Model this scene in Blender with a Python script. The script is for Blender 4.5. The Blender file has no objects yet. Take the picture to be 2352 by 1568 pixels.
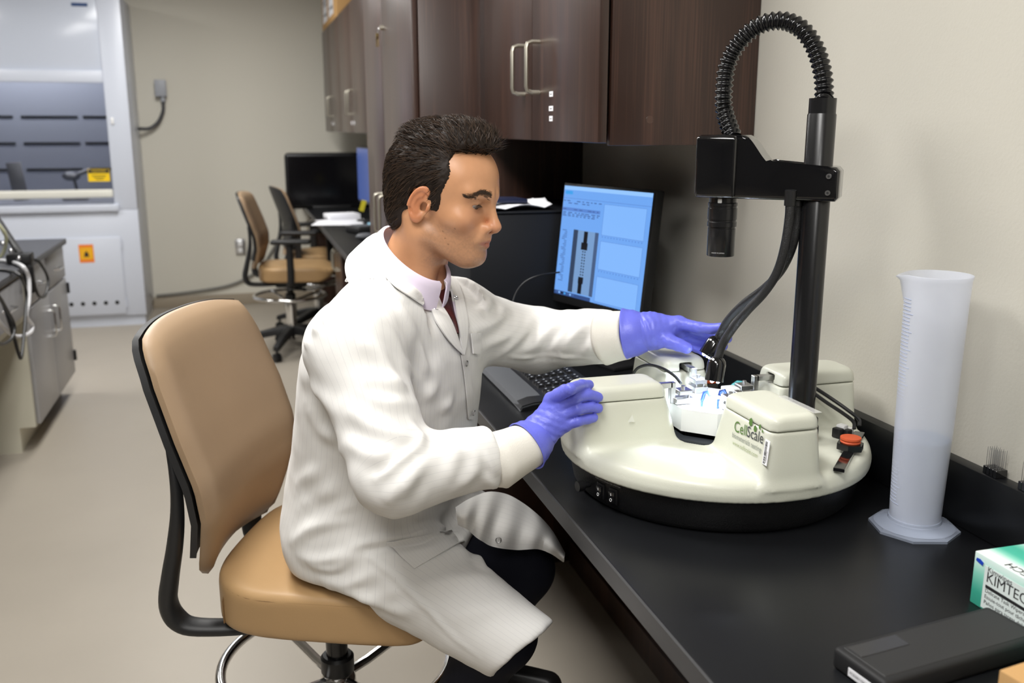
import bpy, bmesh, math, random
import numpy as np
from mathutils import Vector, Matrix, Euler
from mathutils.bvhtree import BVHTree

random.seed(7)
rng = np.random.default_rng(7)
SC = bpy.context.scene
COL = SC.collection
PI = math.pi
R = math.radians

# ------------------------------------------------------------------ camera
CAM_Z = 1.534
FPX = 2160.0
PITCH = math.atan(491 / FPX)
YAW = R(15.9)
cam_d = bpy.data.cameras.new('camera')
cam = bpy.data.objects.new('camera', cam_d)
COL.objects.link(cam)
cam.location = (0, 0, CAM_Z)
cam.rotation_euler = (PI / 2 - PITCH, 0, -YAW)
cam_d.sensor_width = 36.0
cam_d.lens = 36.0 * FPX / 2352
cam_d.clip_start = 0.05
cam_d.dof.use_dof = True
cam_d.dof.focus_distance = 1.58
cam_d.dof.aperture_fstop = 4.5
SC.camera = cam

# ------------------------------------------------------------------ light
w = bpy.data.worlds.new('world')
SC.world = w
w.use_nodes = True
w.node_tree.nodes['Background'].inputs[0].default_value = (.9, .95, 1, 1)
w.node_tree.nodes['Background'].inputs[1].default_value = 0.3
vs = SC.view_settings
vs.view_transform = 'Standard'
vs.look = 'None'
vs.gamma = 1
vs.use_curve_mapping = False
vs.exposure = 0.3
CEIL = 2.85
LAMP_W = 33.0
# ceiling troffers: (x, y, lit) ; the lamps themselves are built further down
TROFFERS = [(-.35, -1.7), (-.35, .25), (-.35, 2.2), (-.35, 4.15), (-.35, 6.45), (-2.4, 6.2)]
try:
    SC.cycles.use_denoising = True
    SC.cycles.max_bounces = 6
    SC.cycles.diffuse_bounces = 3
    SC.cycles.glossy_bounces = 3
    SC.cycles.transmission_bounces = 6
    SC.cycles.use_adaptive_sampling = True
    SC.cycles.adaptive_threshold = .04
    SC.cycles.sample_clamp_indirect = 6.0
    SC.cycles.caustics_reflective = False
    SC.cycles.caustics_refractive = False
except Exception:
    pass


def S(r, g, b):
    def f(c):
        c /= 255.0
        return c / 12.92 if c <= .04045 else ((c + .055) / 1.055) ** 2.4
    return (f(r), f(g), f(b))


# camera rays, used to take measurements off the photograph (2352 x 1568 pixels)
_cp, _sp = math.cos(PITCH), math.sin(PITCH)
CF = np.array([math.sin(YAW) * _cp, math.cos(YAW) * _cp, -_sp])
CR = np.array([math.cos(YAW), -math.sin(YAW), 0.0])
CU = np.cross(CR, CF)
CP = np.array([0, 0, CAM_Z])


def ray(px, py):
    return (CF * FPX + CR * (px - 1176) - CU * (py - 784)) / FPX


def at(px, py, d):
    return CP + ray(px, py) * d


def on(px, py, axis, val):
    d = ray(px, py)
    return CP + d * ((val - CP[axis]) / d[axis])


# ------------------------------------------------------------------ materials
MATS = {}


def P(name, rgb, rough=.5, metal=0.0, spec=.5, bump=None, var=None, coat=0.0, trans=0.0, ior=1.45, emit=None,
      attr=None, sheen=0.0, alpha=1.0, sss=0.0):
    """procedural principled material; bump=(scale,strength[,detail]); var=(scale,amount[,stretch xyz])"""
    if name in MATS:
        return MATS[name]
    m = bpy.data.materials.new(name)
    m.use_nodes = True
    nt = m.node_tree
    b = nt.nodes['Principled BSDF']
    b.inputs['Base Color'].default_value = (*rgb, 1)
    b.inputs['Roughness'].default_value = rough
    b.inputs['Metallic'].default_value = metal
    b.inputs['Specular IOR Level'].default_value = spec
    b.inputs['IOR'].default_value = ior
    b.inputs['Coat Weight'].default_value = coat
    b.inputs['Coat Roughness'].default_value = .08
    b.inputs['Transmission Weight'].default_value = trans
    b.inputs['Alpha'].default_value = alpha
    if sheen:
        b.inputs['Sheen Weight'].default_value = sheen
    if sss:
        b.inputs['Subsurface Weight'].default_value = sss
        b.inputs['Subsurface Radius'].default_value = (.012, .005, .003)
        b.inputs['Subsurface Scale'].default_value = 1.0
    if emit:
        b.inputs['Emission Color'].default_value = (*emit[0], 1)
        b.inputs['Emission Strength'].default_value = emit[1]
    tc = nt.nodes.new('ShaderNodeTexCoord')
    colour = None
    if attr:
        a = nt.nodes.new('ShaderNodeAttribute')
        a.attribute_name = attr
        colour = a.outputs['Color']
        nt.links.new(colour, b.inputs['Base Color'])
    if var:
        mp = nt.nodes.new('ShaderNodeMapping')
        nt.links.new(tc.outputs['Object'], mp.inputs['Vector'])
        if len(var) > 2:
            mp.inputs['Scale'].default_value = var[2]
        n = nt.nodes.new('ShaderNodeTexNoise')
        n.inputs['Scale'].default_value = var[0]
        n.inputs['Detail'].default_value = 5
        nt.links.new(mp.outputs[0], n.inputs['Vector'])
        mr = nt.nodes.new('ShaderNodeMapRange')
        mr.inputs['From Min'].default_value = .3
        mr.inputs['From Max'].default_value = .7
        mr.inputs['To Min'].default_value = 1 - var[1]
        mr.inputs['To Max'].default_value = 1 + var[1]
        nt.links.new(n.outputs['Fac'], mr.inputs['Value'])
        mx = nt.nodes.new('ShaderNodeMix')
        mx.data_type = 'RGBA'
        mx.blend_type = 'MULTIPLY'
        mx.inputs['Factor'].default_value = 1
        if colour:
            nt.links.new(colour, mx.inputs['A'])
        else:
            mx.inputs['A'].default_value = (*rgb, 1)
        nt.links.new(mr.outputs[0], mx.inputs['B'])
        nt.links.new(mx.outputs['Result'], b.inputs['Base Color'])
    if bump:
        n2 = nt.nodes.new('ShaderNodeTexNoise')
        n2.inputs['Scale'].default_value = bump[0]
        n2.inputs['Detail'].default_value = bump[2] if len(bump) > 2 else 2
        nt.links.new(tc.outputs['Object'], n2.inputs['Vector'])
        bp = nt.nodes.new('ShaderNodeBump')
        bp.inputs['Strength'].default_value = bump[1]
        bp.inputs['Distance'].default_value = .002
        nt.links.new(n2.outputs['Fac'], bp.inputs['Height'])
        nt.links.new(bp.outputs[0], b.inputs['Normal'])
    MATS[name] = m
    return m


def wood_material(name, dark, light, rough=.38):
    m = bpy.data.materials.new(name)
    m.use_nodes = True
    nt = m.node_tree
    b = nt.nodes['Principled BSDF']
    b.inputs['Roughness'].default_value = rough
    b.inputs['Specular IOR Level'].default_value = .5
    b.inputs['Coat Weight'].default_value = .3
    b.inputs['Coat Roughness'].default_value = .22
    tc = nt.nodes.new('ShaderNodeTexCoord')
    mp = nt.nodes.new('ShaderNodeMapping')
    mp.inputs['Scale'].default_value = (9, 9, .55)
    nt.links.new(tc.outputs['Object'], mp.inputs['Vector'])
    n0 = nt.nodes.new('ShaderNodeTexNoise')
    n0.inputs['Scale'].default_value = 2.0
    n0.inputs['Detail'].default_value = 3
    n0.inputs['Distortion'].default_value = .6
    nt.links.new(mp.outputs[0], n0.inputs['Vector'])
    mp2 = nt.nodes.new('ShaderNodeMapping')
    mp2.inputs['Scale'].default_value = (150, 150, 2.2)
    nt.links.new(tc.outputs['Object'], mp2.inputs['Vector'])
    n1 = nt.nodes.new('ShaderNodeTexNoise')
    n1.inputs['Scale'].default_value = 1.6
    n1.inputs['Detail'].default_value = 4
    nt.links.new(mp2.outputs[0], n1.inputs['Vector'])
    ad = nt.nodes.new('ShaderNodeMath')
    ad.operation = 'ADD'
    nt.links.new(n0.outputs['Fac'], ad.inputs[0])
    nt.links.new(n1.outputs['Fac'], ad.inputs[1])
    cr = nt.nodes.new('ShaderNodeValToRGB')
    cr.color_ramp.elements[0].position = .72
    cr.color_ramp.elements[0].color = (*dark, 1)
    cr.color_ramp.elements[1].position = 1.3 / 1.0 if False else 1.0
    cr.color_ramp.elements[1].color = (*light, 1)
    sc = nt.nodes.new('ShaderNodeMapRange')
    sc.inputs['From Min'].default_value = .0
    sc.inputs['From Max'].default_value = 1.35
    nt.links.new(ad.outputs[0], sc.inputs['Value'])
    nt.links.new(sc.outputs[0], cr.inputs['Fac'])
    nt.links.new(cr.outputs[0], b.inputs['Base Color'])
    bp = nt.nodes.new('ShaderNodeBump')
    bp.inputs['Strength'].default_value = .06
    bp.inputs['Distance'].default_value = .001
    nt.links.new(n1.outputs['Fac'], bp.inputs['Height'])
    nt.links.new(bp.outputs[0], b.inputs['Normal'])
    MATS[name] = m
    return m


# ------------------------------------------------------------------ mesh helpers
class G:
    """collects geometry that becomes ONE mesh object"""

    def __init__(s):
        s.v, s.f = [], []

    def add(s, vs_, fs_, M=None):
        o = len(s.v)
        if M is not None:
            s.v += [tuple(M @ Vector(p)) for p in vs_]
        else:
            s.v += [tuple(p) for p in vs_]
        s.f += [tuple(i + o for i in f) for f in fs_]
        return s

    def box(s, lo, hi, M=None):
        x0, y0, z0 = lo
        x1, y1, z1 = hi
        return s.add([(x0, y0, z0), (x1, y0, z0), (x1, y1, z0), (x0, y1, z0), (x0, y0, z1), (x1, y0, z1), (x1, y1, z1), (x0, y1, z1)],
                     [(0, 3, 2, 1), (4, 5, 6, 7), (0, 1, 5, 4), (1, 2, 6, 5), (2, 3, 7, 6), (3, 0, 4, 7)], M)

    def rbox(s, lo, hi, r=.004, seg=2, M=None):
        bm = bmesh.new()
        bmesh.ops.create_cube(bm, size=1)
        for v in bm.verts:
            v.co = Vector([(lo[i] + hi[i]) / 2 + v.co[i] * (hi[i] - lo[i]) for i in range(3)])
        bmesh.ops.bevel(bm, geom=bm.edges[:], offset=r, segments=seg, profile=.5, affect='EDGES')
        return s.bm(bm, M)

    def bm(s, bm, M=None):
        bm.verts.index_update()
        s.add([v.co[:] for v in bm.verts], [[v.index for v in f.verts] for f in bm.faces], M)
        bm.free()
        return s

    def ring_loft(s, rings, cap0=True, cap1=True, closed=True, M=None):
        n = len(rings[0])
        vs_ = [tuple(p) for r_ in rings for p in r_]
        fs_ = []
        for i in range(len(rings) - 1):
            for j in range(n if closed else n - 1):
                k = (j + 1) % n
                fs_.append((i * n + j, i * n + k, (i + 1) * n + k, (i + 1) * n + j))
        if cap0:
            fs_.append(tuple(range(n - 1, -1, -1)))
        if cap1:
            b = (len(rings) - 1) * n
            fs_.append(tuple(range(b, b + n)))
        return s.add(vs_, fs_, M)

    def cyl(s, p0, p1, r0, r1=None, n=20, M=None):
        r1 = r0 if r1 is None else r1
        return s.tube([p0, p1], [r0, r1], n, M=M)

    def tube(s, pts, rad, n=12, closed=False, M=None, cap=True, flat=None):
        """swept round section; rad may be a number or a list"""
        pts = [Vector(p) for p in pts]
        m = len(pts)
        if not hasattr(rad, '__len__'):
            rad = [rad] * m
        tang = []
        for i in range(m):
            if closed:
                t = pts[(i + 1) % m] - pts[i - 1]
            else:
                t = pts[min(i + 1, m - 1)] - pts[max(i - 1, 0)]
            if t.length < 1e-9:
                t = Vector((0, 0, 1))
            tang.append(t.normalized())
        up = Vector((0, 0, 1)) if abs(tang[0].z) < .9 else Vector((1, 0, 0))
        u = tang[0].cross(up).normalized()
        rings = []
        for i in range(m):
            t = tang[i]
            u = (u - t * u.dot(t))
            u = u.normalized() if u.length > 1e-6 else t.orthogonal().normalized()
            v = t.cross(u)
            fl = 1.0 if flat is None else flat
            rings.append([pts[i] + (u * math.cos(a) + v * math.sin(a) * fl) * rad[i] for a in [2 * PI * k / n for k in range(n)]])
        if closed:
            rings.append(rings[0])
            return s.ring_loft(rings, False, False, True, M)
        return s.ring_loft(rings, cap, cap, True, M)

    def lathe(s, prof, n=32, M=None, cap=True):
        rings = [[(r_ * math.cos(2 * PI * k / n), r_ * math.sin(2 * PI * k / n), z) for k in range(n)] for r_, z in prof]
        return s.ring_loft(rings, cap, cap, True, M)

    def prism(s, poly, z0, z1, M=None):
        n = len(poly)
        return s.add([(x, y, z0) for x, y in poly] + [(x, y, z1) for x, y in poly],
                     [tuple(range(n - 1, -1, -1)), tuple(range(n, 2 * n))] + [(i, (i + 1) % n, n + (i + 1) % n, n + i) for i in range(n)], M)

    def sphere(s, c, r, n=16, m=10, M=None):
        rr = r if hasattr(r, '__len__') else (r, r, r)
        rings = []
        for i in range(1, m):
            t = PI * i / m
            rings.append([(c[0] + rr[0] * math.sin(t) * math.cos(2 * PI * k / n), c[1] + rr[1] * math.sin(t) * math.sin(2 * PI * k / n), c[2] - rr[2] * math.cos(t)) for k in range(n)])
        o = len(s.v)
        s.ring_loft(rings, True, True, True, M)
        return s

    def sheet(s, grid, th=.002, M=None):
        """thick sheet from a 2-D grid of points"""
        a = np.array(grid, float)
        du = np.gradient(a, axis=0)
        dv = np.gradient(a, axis=1)
        nn = np.cross(du, dv)
        nn /= np.linalg.norm(nn, axis=2, keepdims=True) + 1e-9
        top, bot = a + nn * th / 2, a - nn * th / 2
        r_, c_ = a.shape[:2]
        vs_ = list(map(tuple, top.reshape(-1, 3))) + list(map(tuple, bot.reshape(-1, 3)))
        N = r_ * c_
        fs_ = []
        for i in range(r_ - 1):
            for j in range(c_ - 1):
                q = (i * c_ + j, (i + 1) * c_ + j, (i + 1) * c_ + j + 1, i * c_ + j + 1)
                fs_.append(q)
                fs_.append(tuple(N + k for k in q[::-1]))
        edge = [j for j in range(c_)] + [i * c_ + c_ - 1 for i in range(1, r_)] + [(r_ - 1) * c_ + j for j in range(c_ - 2, -1, -1)] + [i * c_ for i in range(r_ - 2, 0, -1)]
        for k in range(len(edge)):
            a_, b_ = edge[k], edge[(k + 1) % len(edge)]
            fs_.append((a_, b_, N + b_, N + a_))
        return s.add(vs_, fs_, M)

    def mesh(s, name, sharp=35, smooth=True):
        me = bpy.data.meshes.new(name)
        me.from_pydata(s.v, [], s.f)
        me.update()
        if smooth:
            me.polygons.foreach_set('use_smooth', [True] * len(me.polygons))
            me.set_sharp_from_angle(angle=R(sharp))
        return me


def obj(name, geo, mat, parent=None, loc=(0, 0, 0), rot=(0, 0, 0), sharp=35, smooth=True):
    me = geo.mesh(name, sharp, smooth) if isinstance(geo, G) else geo
    if isinstance(mat, str):
        mat = MATS[mat]
    if not me.materials:
        me.materials.append(mat)
    o = bpy.data.objects.new(name, me)
    COL.objects.link(o)
    o.location = loc
    o.rotation_euler = rot
    if parent is not None:
        o.parent = parent
    return o


def thing(name, label, cat, loc=(0, 0, 0), rotz=0, group=None):
    o = bpy.data.objects.new(name, None)
    COL.objects.link(o)
    o.empty_display_size = .05
    o.location = loc
    o.rotation_euler = (0, 0, rotz)
    return tag(o, label, cat, group)


def tag(o, label, cat, group=None):
    o['label'] = label
    o['category'] = cat
    if group:
        o['group'] = group
    return o


def struct(name, geo, mat, parent=None, **k):
    o = obj(name, geo, mat, parent, **k)
    if parent is None:
        o['kind'] = 'structure'
    return o


def text_mesh(s, size, align='LEFT', extrude=0.0, bold=0.0, shear=0.0, spacing=1.0):
    cu = bpy.data.curves.new('lettering', 'FONT')
    cu.body = s
    cu.size = size
    cu.align_x = align
    cu.align_y = 'BOTTOM'
    cu.extrude = extrude
    cu.offset = bold
    cu.shear = shear
    cu.space_character = spacing
    cu.resolution_u = 3
    t = bpy.data.objects.new('lettering', cu)
    COL.objects.link(t)
    dg = bpy.context.evaluated_depsgraph_get()
    me = bpy.data.meshes.new_from_object(t.evaluated_get(dg))
    bpy.data.objects.remove(t)
    bpy.data.curves.remove(cu)
    return me


def frame(o, ux, uy):
    """matrix with x axis ux, y axis uy (both world), z their normal, at o"""
    ux = Vector(ux).normalized()
    uz = ux.cross(Vector(uy)).normalized()
    uy = uz.cross(ux)
    M = Matrix((ux, uy, uz)).transposed().to_4x4()
    M.translation = Vector(o)
    return M


def lettering(name, s, size, mat, M, parent=None, align='LEFT', **k):
    me = text_mesh(s, size, align, **k)
    if len(me.vertices) == 0:
        return None
    me.transform(M)
    return obj(name, me, mat, parent)


def spline(pts, n=12, closed=False):
    """Catmull-Rom through the points, n samples per span"""
    P_ = [np.array(p, float) for p in pts]
    out = []
    m = len(P_)
    spans = m if closed else m - 1
    for i in range(spans):
        if closed:
            p0, p1, p2, p3 = P_[i - 1], P_[i], P_[(i + 1) % m], P_[(i + 2) % m]
        else:
            p1, p2 = P_[i], P_[i + 1]
            p0 = P_[i - 1] if i > 0 else 2 * p1 - p2
            p3 = P_[i + 2] if i + 2 < m else 2 * p2 - p1
        for k in range(n):
            t = k / n
            out.append(.5 * ((2 * p1) + (-p0 + p2) * t + (2 * p0 - 5 * p1 + 4 * p2 - p3) * t * t + (-p0 + 3 * p1 - 3 * p2 + p3) * t ** 3))
    if not closed:
        out.append(P_[-1])
    return [tuple(p) for p in out]


def copy_tree(o, parent=None):
    c = o.copy()
    COL.objects.link(c)
    c.parent = parent
    for ch in o.children:
        copy_tree(ch, c)
    return c

# ------------------------------------------------------------------ materials used all over
P('wall_paint', S(206, 202, 191), .75, spec=.25, bump=(170, .22, 3))
P('back_wall_paint', S(216, 212, 200), .8, spec=.2, bump=(170, .15, 3))
P('ceiling_tile', S(205, 204, 200), .9, spec=.1, bump=(220, .4))
P('floor_vinyl', S(160, 152, 140), .42, spec=.4, var=(1.3, .05), bump=(90, .05))
P('unseen_wall', S(100, 98, 94), .8)
P('baseboard_vinyl', S(160, 148, 130), .5)
P('epoxy_black', (.009, .0095, .011), .32, spec=.32, bump=(600, .03), var=(3, .25))
P('epoxy_edge', (.055, .055, .058), .4, spec=.5, var=(8, .3, (1, .2, 1)))
P('black_plastic', (.012, .012, .013), .42, spec=.5)
P('black_soft', (.016, .016, .017), .55, spec=.4, bump=(500, .1))
P('black_gloss', (.006, .006, .007), .1, spec=.6, coat=.6)
P('black_satin', (.01, .01, .011), .26, spec=.6)
P('chrome', (.78, .78, .78), .12, 1.0)
P('steel', (.62, .62, .63), .28, 1.0)
P('nickel', S(205, 200, 185), .32, .85)
P('white_plastic', S(236, 236, 236), .4)
P('paper_white', S(240, 240, 244), .7, spec=.2)
P('ink_black', (.015, .015, .016), .6)
wood_material('walnut', S(56, 37, 30), S(84, 57, 46), .36)
wood_material('walnut_edge', S(46, 32, 28), S(74, 54, 47), .4)

# ------------------------------------------------------------------ room shell
WX, BY = 1.093, 8.6          # right wall plane, back wall plane
LX, FY = -4.2, -3.0
struct('floor', G().box((LX, FY, -.05), (WX, BY, 0)), 'floor_vinyl')
struct('ceiling', G().box((LX, FY, CEIL), (WX, BY, CEIL + .05)), 'ceiling_tile')
struct('wall_right', G().box((WX, FY, 0), (WX + .1, BY + .1, CEIL)), 'wall_paint')
struct('wall_back', G().box((LX, BY, 0), (WX, BY + .1, CEIL)), 'back_wall_paint')
struct('wall_left', G().box((LX - .1, FY, 0), (LX, BY + .1, CEIL)), 'unseen_wall')
struct('wall_front', G().box((LX - .1, FY - .1, 0), (WX + .1, FY, CEIL)), 'unseen_wall')
struct('baseboard_back', G().rbox((LX, BY - .012, 0), (WX, BY, .098), .003), 'baseboard_vinyl')

# ceiling troffers: the lamps of the room
P('troffer_frame', S(235, 235, 235), .5)
P('troffer_diffuser', (1, 1, 1), .6, emit=((1, .97, .92), 2.4))
MATS['troffer_diffuser'].cycles.emission_sampling = 'NONE'
for i, (x, y) in enumerate(TROFFERS):
    t = thing('ceiling_light', 'recessed ceiling light panel ' + ['behind the camera', 'above the camera', 'above the seated person', 'above the aisle by the tall cabinet', 'above the two far chairs', 'above the fume hood corner'][i], 'ceiling light', (x, y, CEIL), 0, 'ceiling lights')
    g = G()
    for a in ((-.32, -.62, -.3, .62), (.3, -.62, .32, .62), (-.3, -.62, .3, -.6), (-.3, .6, .3, .62)):
        g.box((a[0], a[1], -.02), (a[2], a[3], 0))
    obj('frame', g, 'troffer_frame', t)
    obj('diffuser', G().box((-.3, -.6, -.012), (.3, .6, -.004)), 'troffer_diffuser', t)
    ld = bpy.data.lights.new('troffer_lamp', 'AREA')
    ld.shape = 'RECTANGLE'
    ld.size, ld.size_y = .6, 1.2
    ld.energy = LAMP_W
    ld.color = (1, .99, .965)
    lo = bpy.data.objects.new('troffer_lamp', ld)
    COL.objects.link(lo)
    lo.location = (0, 0, -.03)
    lo.parent = t

# ------------------------------------------------------------------ benches
ZB = .914
BX = .485                    # front edge of the wall bench


def worktop(y0, y1, label):
    t = thing('bench_worktop', label, 'worktop', (BX, y0, ZB))
    L = y1 - y0
    g = G()
    g.rbox((0, 0, -.032), (WX - BX - .001, L, 0), .004, 2)
    obj('top_slab', g, 'epoxy_black', t)
    g = G().rbox((-.0015, .0, -.0335), (.004, L, -.001), .0012, 1)
    obj('front_edge', g, 'epoxy_edge', t)
    g = G().rbox((1.066 - BX, 0, 0.0005), (WX - BX - .001, L, .1024), .0025, 2)
    obj('backsplash', g, 'epoxy_black', t)
    return t


worktop(-1.2, 2.978, 'black epoxy bench worktop with backsplash, carrying the round test instrument')
worktop(4.097, BY - .001, 'black epoxy worktop by the far chairs, past the tall cabinet')
# hidden supports under the near bench and base units under the far one
t = thing('bench_support', 'dark support panel under the near end of the black bench', 'support', (.6, -1.1, 0))
g = G().rbox((0, 0, 0), (.48, .03, ZB - .033), .003).box((.2, .03, 0), (.26, .2, .05))
obj('support_panel', g, 'walnut', t)
for k, (y0, y1) in enumerate(((4.1, 5.0), (5.75, 6.2), (7.9, 8.58))):
    t = thing('base_cabinet', ['walnut base cabinet under the far worktop beside the tall cabinet', 'walnut base cabinet under the far worktop behind the beige chairs', 'walnut base cabinet in the corner under the far worktop'][k], 'cabinet', (.56, y0, 0))
    g = G().rbox((.02, 0, .1), (.53, y1 - y0, ZB - .034), .002).box((.08, .01, 0), (.52, y1 - y0 - .01, .1))
    obj('carcass', g, 'walnut', t)
    w_ = (y1 - y0) / 2
    for q in range(2):
        d = obj('door', G().rbox((0, q * w_ + .002, .12), (.019, (q + 1) * w_ - .002, ZB - .04), .002), 'walnut', t)
        hg = spline([(0, 0, -.06), (-.03, 0, -.055), (-.034, 0, 0), (-.03, 0, .055), (0, 0, .06)], 4)
        obj('handle', G().tube([(a, b + q * w_ + (w_ - .05 if q == 0 else .05), c + .72) for a, b, c in hg], .005, 8), 'nickel', d)

# ------------------------------------------------------------------ cabinets


def bow_handle(z0, z1, y, x, out=.034, r=.0055):
    """wire pull standing off a door that faces -x"""
    h = [(x, y, z0), (x - out * .6, y, z0), (x - out * .92, y, z0 + .004), (x - out, y, z0 + .014), (x - out, y, z1 - .014), (x - out * .92, y, z1 - .004), (x - out * .6, y, z1), (x, y, z1)]
    return G().tube(h, r, 10)


# near wall cabinet, above the instrument
t = thing('wall_cabinet', 'dark walnut wall cabinet with bow handles and small white labels above the monitor', 'cabinet', (.753, 1.891, 1.497))
W0 = 2.979 - 1.891
g = G()
g.rbox((0, 0, 0), (WX - .753 - .001, .019, .82), .0015)
g.rbox((0, W0 - .02, 0), (WX - .753 - .001, W0 - .001, .82), .0015)
g.rbox((0.001, .019, .004), (WX - .753 - .001, W0 - .02, .024), .0015)
g.rbox((0.001, .019, .80), (WX - .753 - .001, W0 - .02, .819), .0015)
g.box((.30, .019, .024), (.335, W0 - .02, .8))
obj('carcass', g, 'walnut', t)
obj('cover_cap', G().lathe([(.0085, 0), (.008, .0006), (0.0005, .0007)], 24, Matrix.Translation((.089, -.0002, .053)) @ Matrix.Rotation(PI / 2, 4, 'X')), 'walnut', t)
SPLIT = 2.362 - 1.891
for k, (a, b, hy) in enumerate(((.0, SPLIT - .0015, 2.300 - 1.891), (SPLIT + .0015, 2.85 - 1.891, 2.425 - 1.891))):
    d = obj('door', G().rbox((-.0275, a, .006), (-.0075, b, .815), .0015), 'walnut', t)
    obj('handle', bow_handle(.122, .242, hy, -.027), 'nickel', d)
    if k == 0:
        for zz, ww, hh in ((1.612 - 1.497, .0135, .0125), (1.5785 - 1.497, .0155, .012), (1.555 - 1.497, .0125, .0125)):
            yy = 2.205 - 1.891
            lb = obj('label_sticker', G().rbox((-.0282, yy - ww, zz - hh / 2), (-.0274, yy + ww, zz + hh / 2), .0003, 1), 'paper_white', d)
            obj('print', G().box((-.0284, yy - ww * .5, zz - .0015), (-.02815, yy + ww * .5, zz + .001)), P('print_grey', S(120, 120, 125), .7), lb)
obj('filler', G().box((-.0075, 2.855 - 1.891, .006), (.012, W0 - .001, .815)), 'walnut_edge', t)

# tall cabinet
t = thing('tall_cabinet', 'tall walnut storage cabinet with keys hanging in its lock', 'cabinet', (.528, 2.979, 0))
D = 4.095 - 2.979
g = G()
g.rbox((.022, 0, 0), (WX - .528 - .001, .019, 2.33), .0015)
g.rbox((.022, D - .019, 0), (WX - .528 - .001, D, 2.33), .0015)
g.box((.03, .019, .09), (.55, D - .019, .11))
g.box((.03, .019, 2.3), (.55, D - .019, 2.32))
g.box((.5, .019, .11), (.52, D - .019, 2.3))
g.box((.06, .019, 0), (.07, D - .019, .09))
obj('carcass', g, 'walnut', t)
sp = 3.60 - 2.979
for k, (a, b, hy) in enumerate(((0.0, sp - .004, 3.55 - 2.979), (sp + .004, D, 3.68 - 2.979))):
    d = obj('door', G().rbox((0, a, .1), (.019, b, 2.32), .0015), 'walnut', t)
    obj('handle', bow_handle(1.135, 1.285, hy, 0), 'nickel', d)
d = obj('lock', G().tube([(0, sp - .05, 1.885), (-.012, sp - .05, 1.885)], .009, 14), 'nickel', t)
t2 = thing('key_ring', 'small bunch of brass keys hanging from the tall cabinet lock', 'keys', (.528 - .014, 2.979 + sp - .05, 1.885))
P('brass', S(150, 128, 80), .35, .9)
obj('ring', G().tube([(-.004 + .0, .012 * math.cos(a), -.012 + .012 * math.sin(a)) for a in np.linspace(0, 2 * PI, 20, endpoint=False)], .0013, 6, True), 'steel', t2)
for k in range(3):
    a = -.25 + .25 * k
    M = Matrix.Translation((-.006 - .003 * k, .0, -.022)) @ Matrix.Rotation(a, 4, 'X')
    g = G().lathe([(.003, -.0009), (.011, -.0009), (.011, .0009), (.003, .0009)], 14, M @ Matrix.Translation((0, 0, -.008)) @ Matrix.Rotation(PI / 2, 4, 'Y'), cap=False)
    g.box((-.0009, -.0035, -.045), (.0009, .0035, -.016), M).box((-.0009, .0035, -.04), (.0009, .0055, -.034), M)
    obj('key', g, 'brass', t2)

# far wall cabinets: three units of two doors
ends = [(4.1, 5.62), (5.63, 7.04), (7.05, 8.35)]
far_labels = ['walnut wall cabinet half hidden behind the tall cabinet', 'middle walnut wall cabinet of the far run, next to the tall one', 'walnut wall cabinet at the far end, by the back wall']
for k, (y0, y1) in enumerate(ends):
    t = thing('wall_cabinet', far_labels[k], 'cabinet', (.753, y0, 1.498))
    L = y1 - y0
    obj('carcass', G().rbox((0, 0, 0), (WX - .753 - .001, L, .812), .002), 'walnut', t)
    for q in range(2):
        d = obj('door', G().rbox((-.026, q * L / 2 + .002, .004), (-.006, (q + 1) * L / 2 - .002, .808), .002), 'walnut', t)
        hy = L / 2 - .07 if q == 0 else L / 2 + .07
        obj('handle', bow_handle(.122, .27, hy, -.026), 'nickel', d)
        obj('number_label', G().rbox((-.0268, hy - .018, .055), (-.0256, hy + .018, .078), .0003, 1), 'paper_white', d)
# carton on top of the far run
t = thing('carton', 'brown cardboard carton with white labels on top of the far wall cabinets', 'box', (.735, 7.15, 2.311))
P('cardboard', S(190, 150, 100), .8, spec=.2, var=(6, .08))
obj('carton_body', G().rbox((0, 0, 0), (.3, 1.2, .3), .004), 'cardboard', t)
for yy in (.25, .75):
    lb = obj('shipping_label', G().box((-.001, yy, .05), (.0002, yy + .36, .24)), 'paper_white', t)
    for zz, ww in ((.2, .3), (.17, .22), (.1, .28), (.085, .1)):
        obj('print', G().box((-.0014, yy + .03, zz), (-.0008, yy + .03 + ww, zz + .014)), 'print_grey', lb)

# ------------------------------------------------------------------ fume hood
P('hood_paint', S(205, 210, 222), .3, spec=.45)
P('hood_panel', S(200, 206, 219), .16, spec=.5)
P('hood_inside', S(178, 180, 190), .45)
P('hood_glass', (.95, .97, 1), .02, trans=1.0, ior=1.1, spec=.2)
P('hood_handle', S(222, 220, 210), .35)
HY = 7.88
hx1, hx0 = -.785, -2.35
t = thing('fume_hood', 'large pale blue-white fume hood with glass sash against the back wall', 'fume hood', (hx0, HY, 0))
W_ = hx1 - hx0
ox = -.948 - hx0                              # opening right edge
g = G()
g.rbox((ox, 0, .915), (W_, .12, 2.5), .004)                # right post
g.rbox((0, 0, .915), (.16, .12, 2.5), .004)
g.rbox((W_ - .025, .1, .08), (W_, .715, 2.5), .004)        # right side wall
g.rbox((0, .1, .08), (.025, .715, 2.5), .004)
g.box((.025, .12, 2.47), (W_ - .025, .715, 2.5))
obj('frame', g, 'hood_paint', t)
obj('base_cabinet', G().rbox((.026, .1, .082), (W_ - .026, .7, .9), .004).rbox((0, 0, .082), (W_, .099, .914), .004), 'hood_paint', t)
obj('plinth', G().box((.012, .02, 0), (W_ - .012, .69, .082)), 'hood_paint', t)
obj('upper_panel', G().rbox((.16, .012, 1.95), (ox, .04, 2.5), .004), 'hood_panel', t)
obj('panel_rail', G().rbox((.16, -.005, 1.862), (ox, .03, 1.95), .006), 'hood_paint', t)
g = G()
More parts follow.
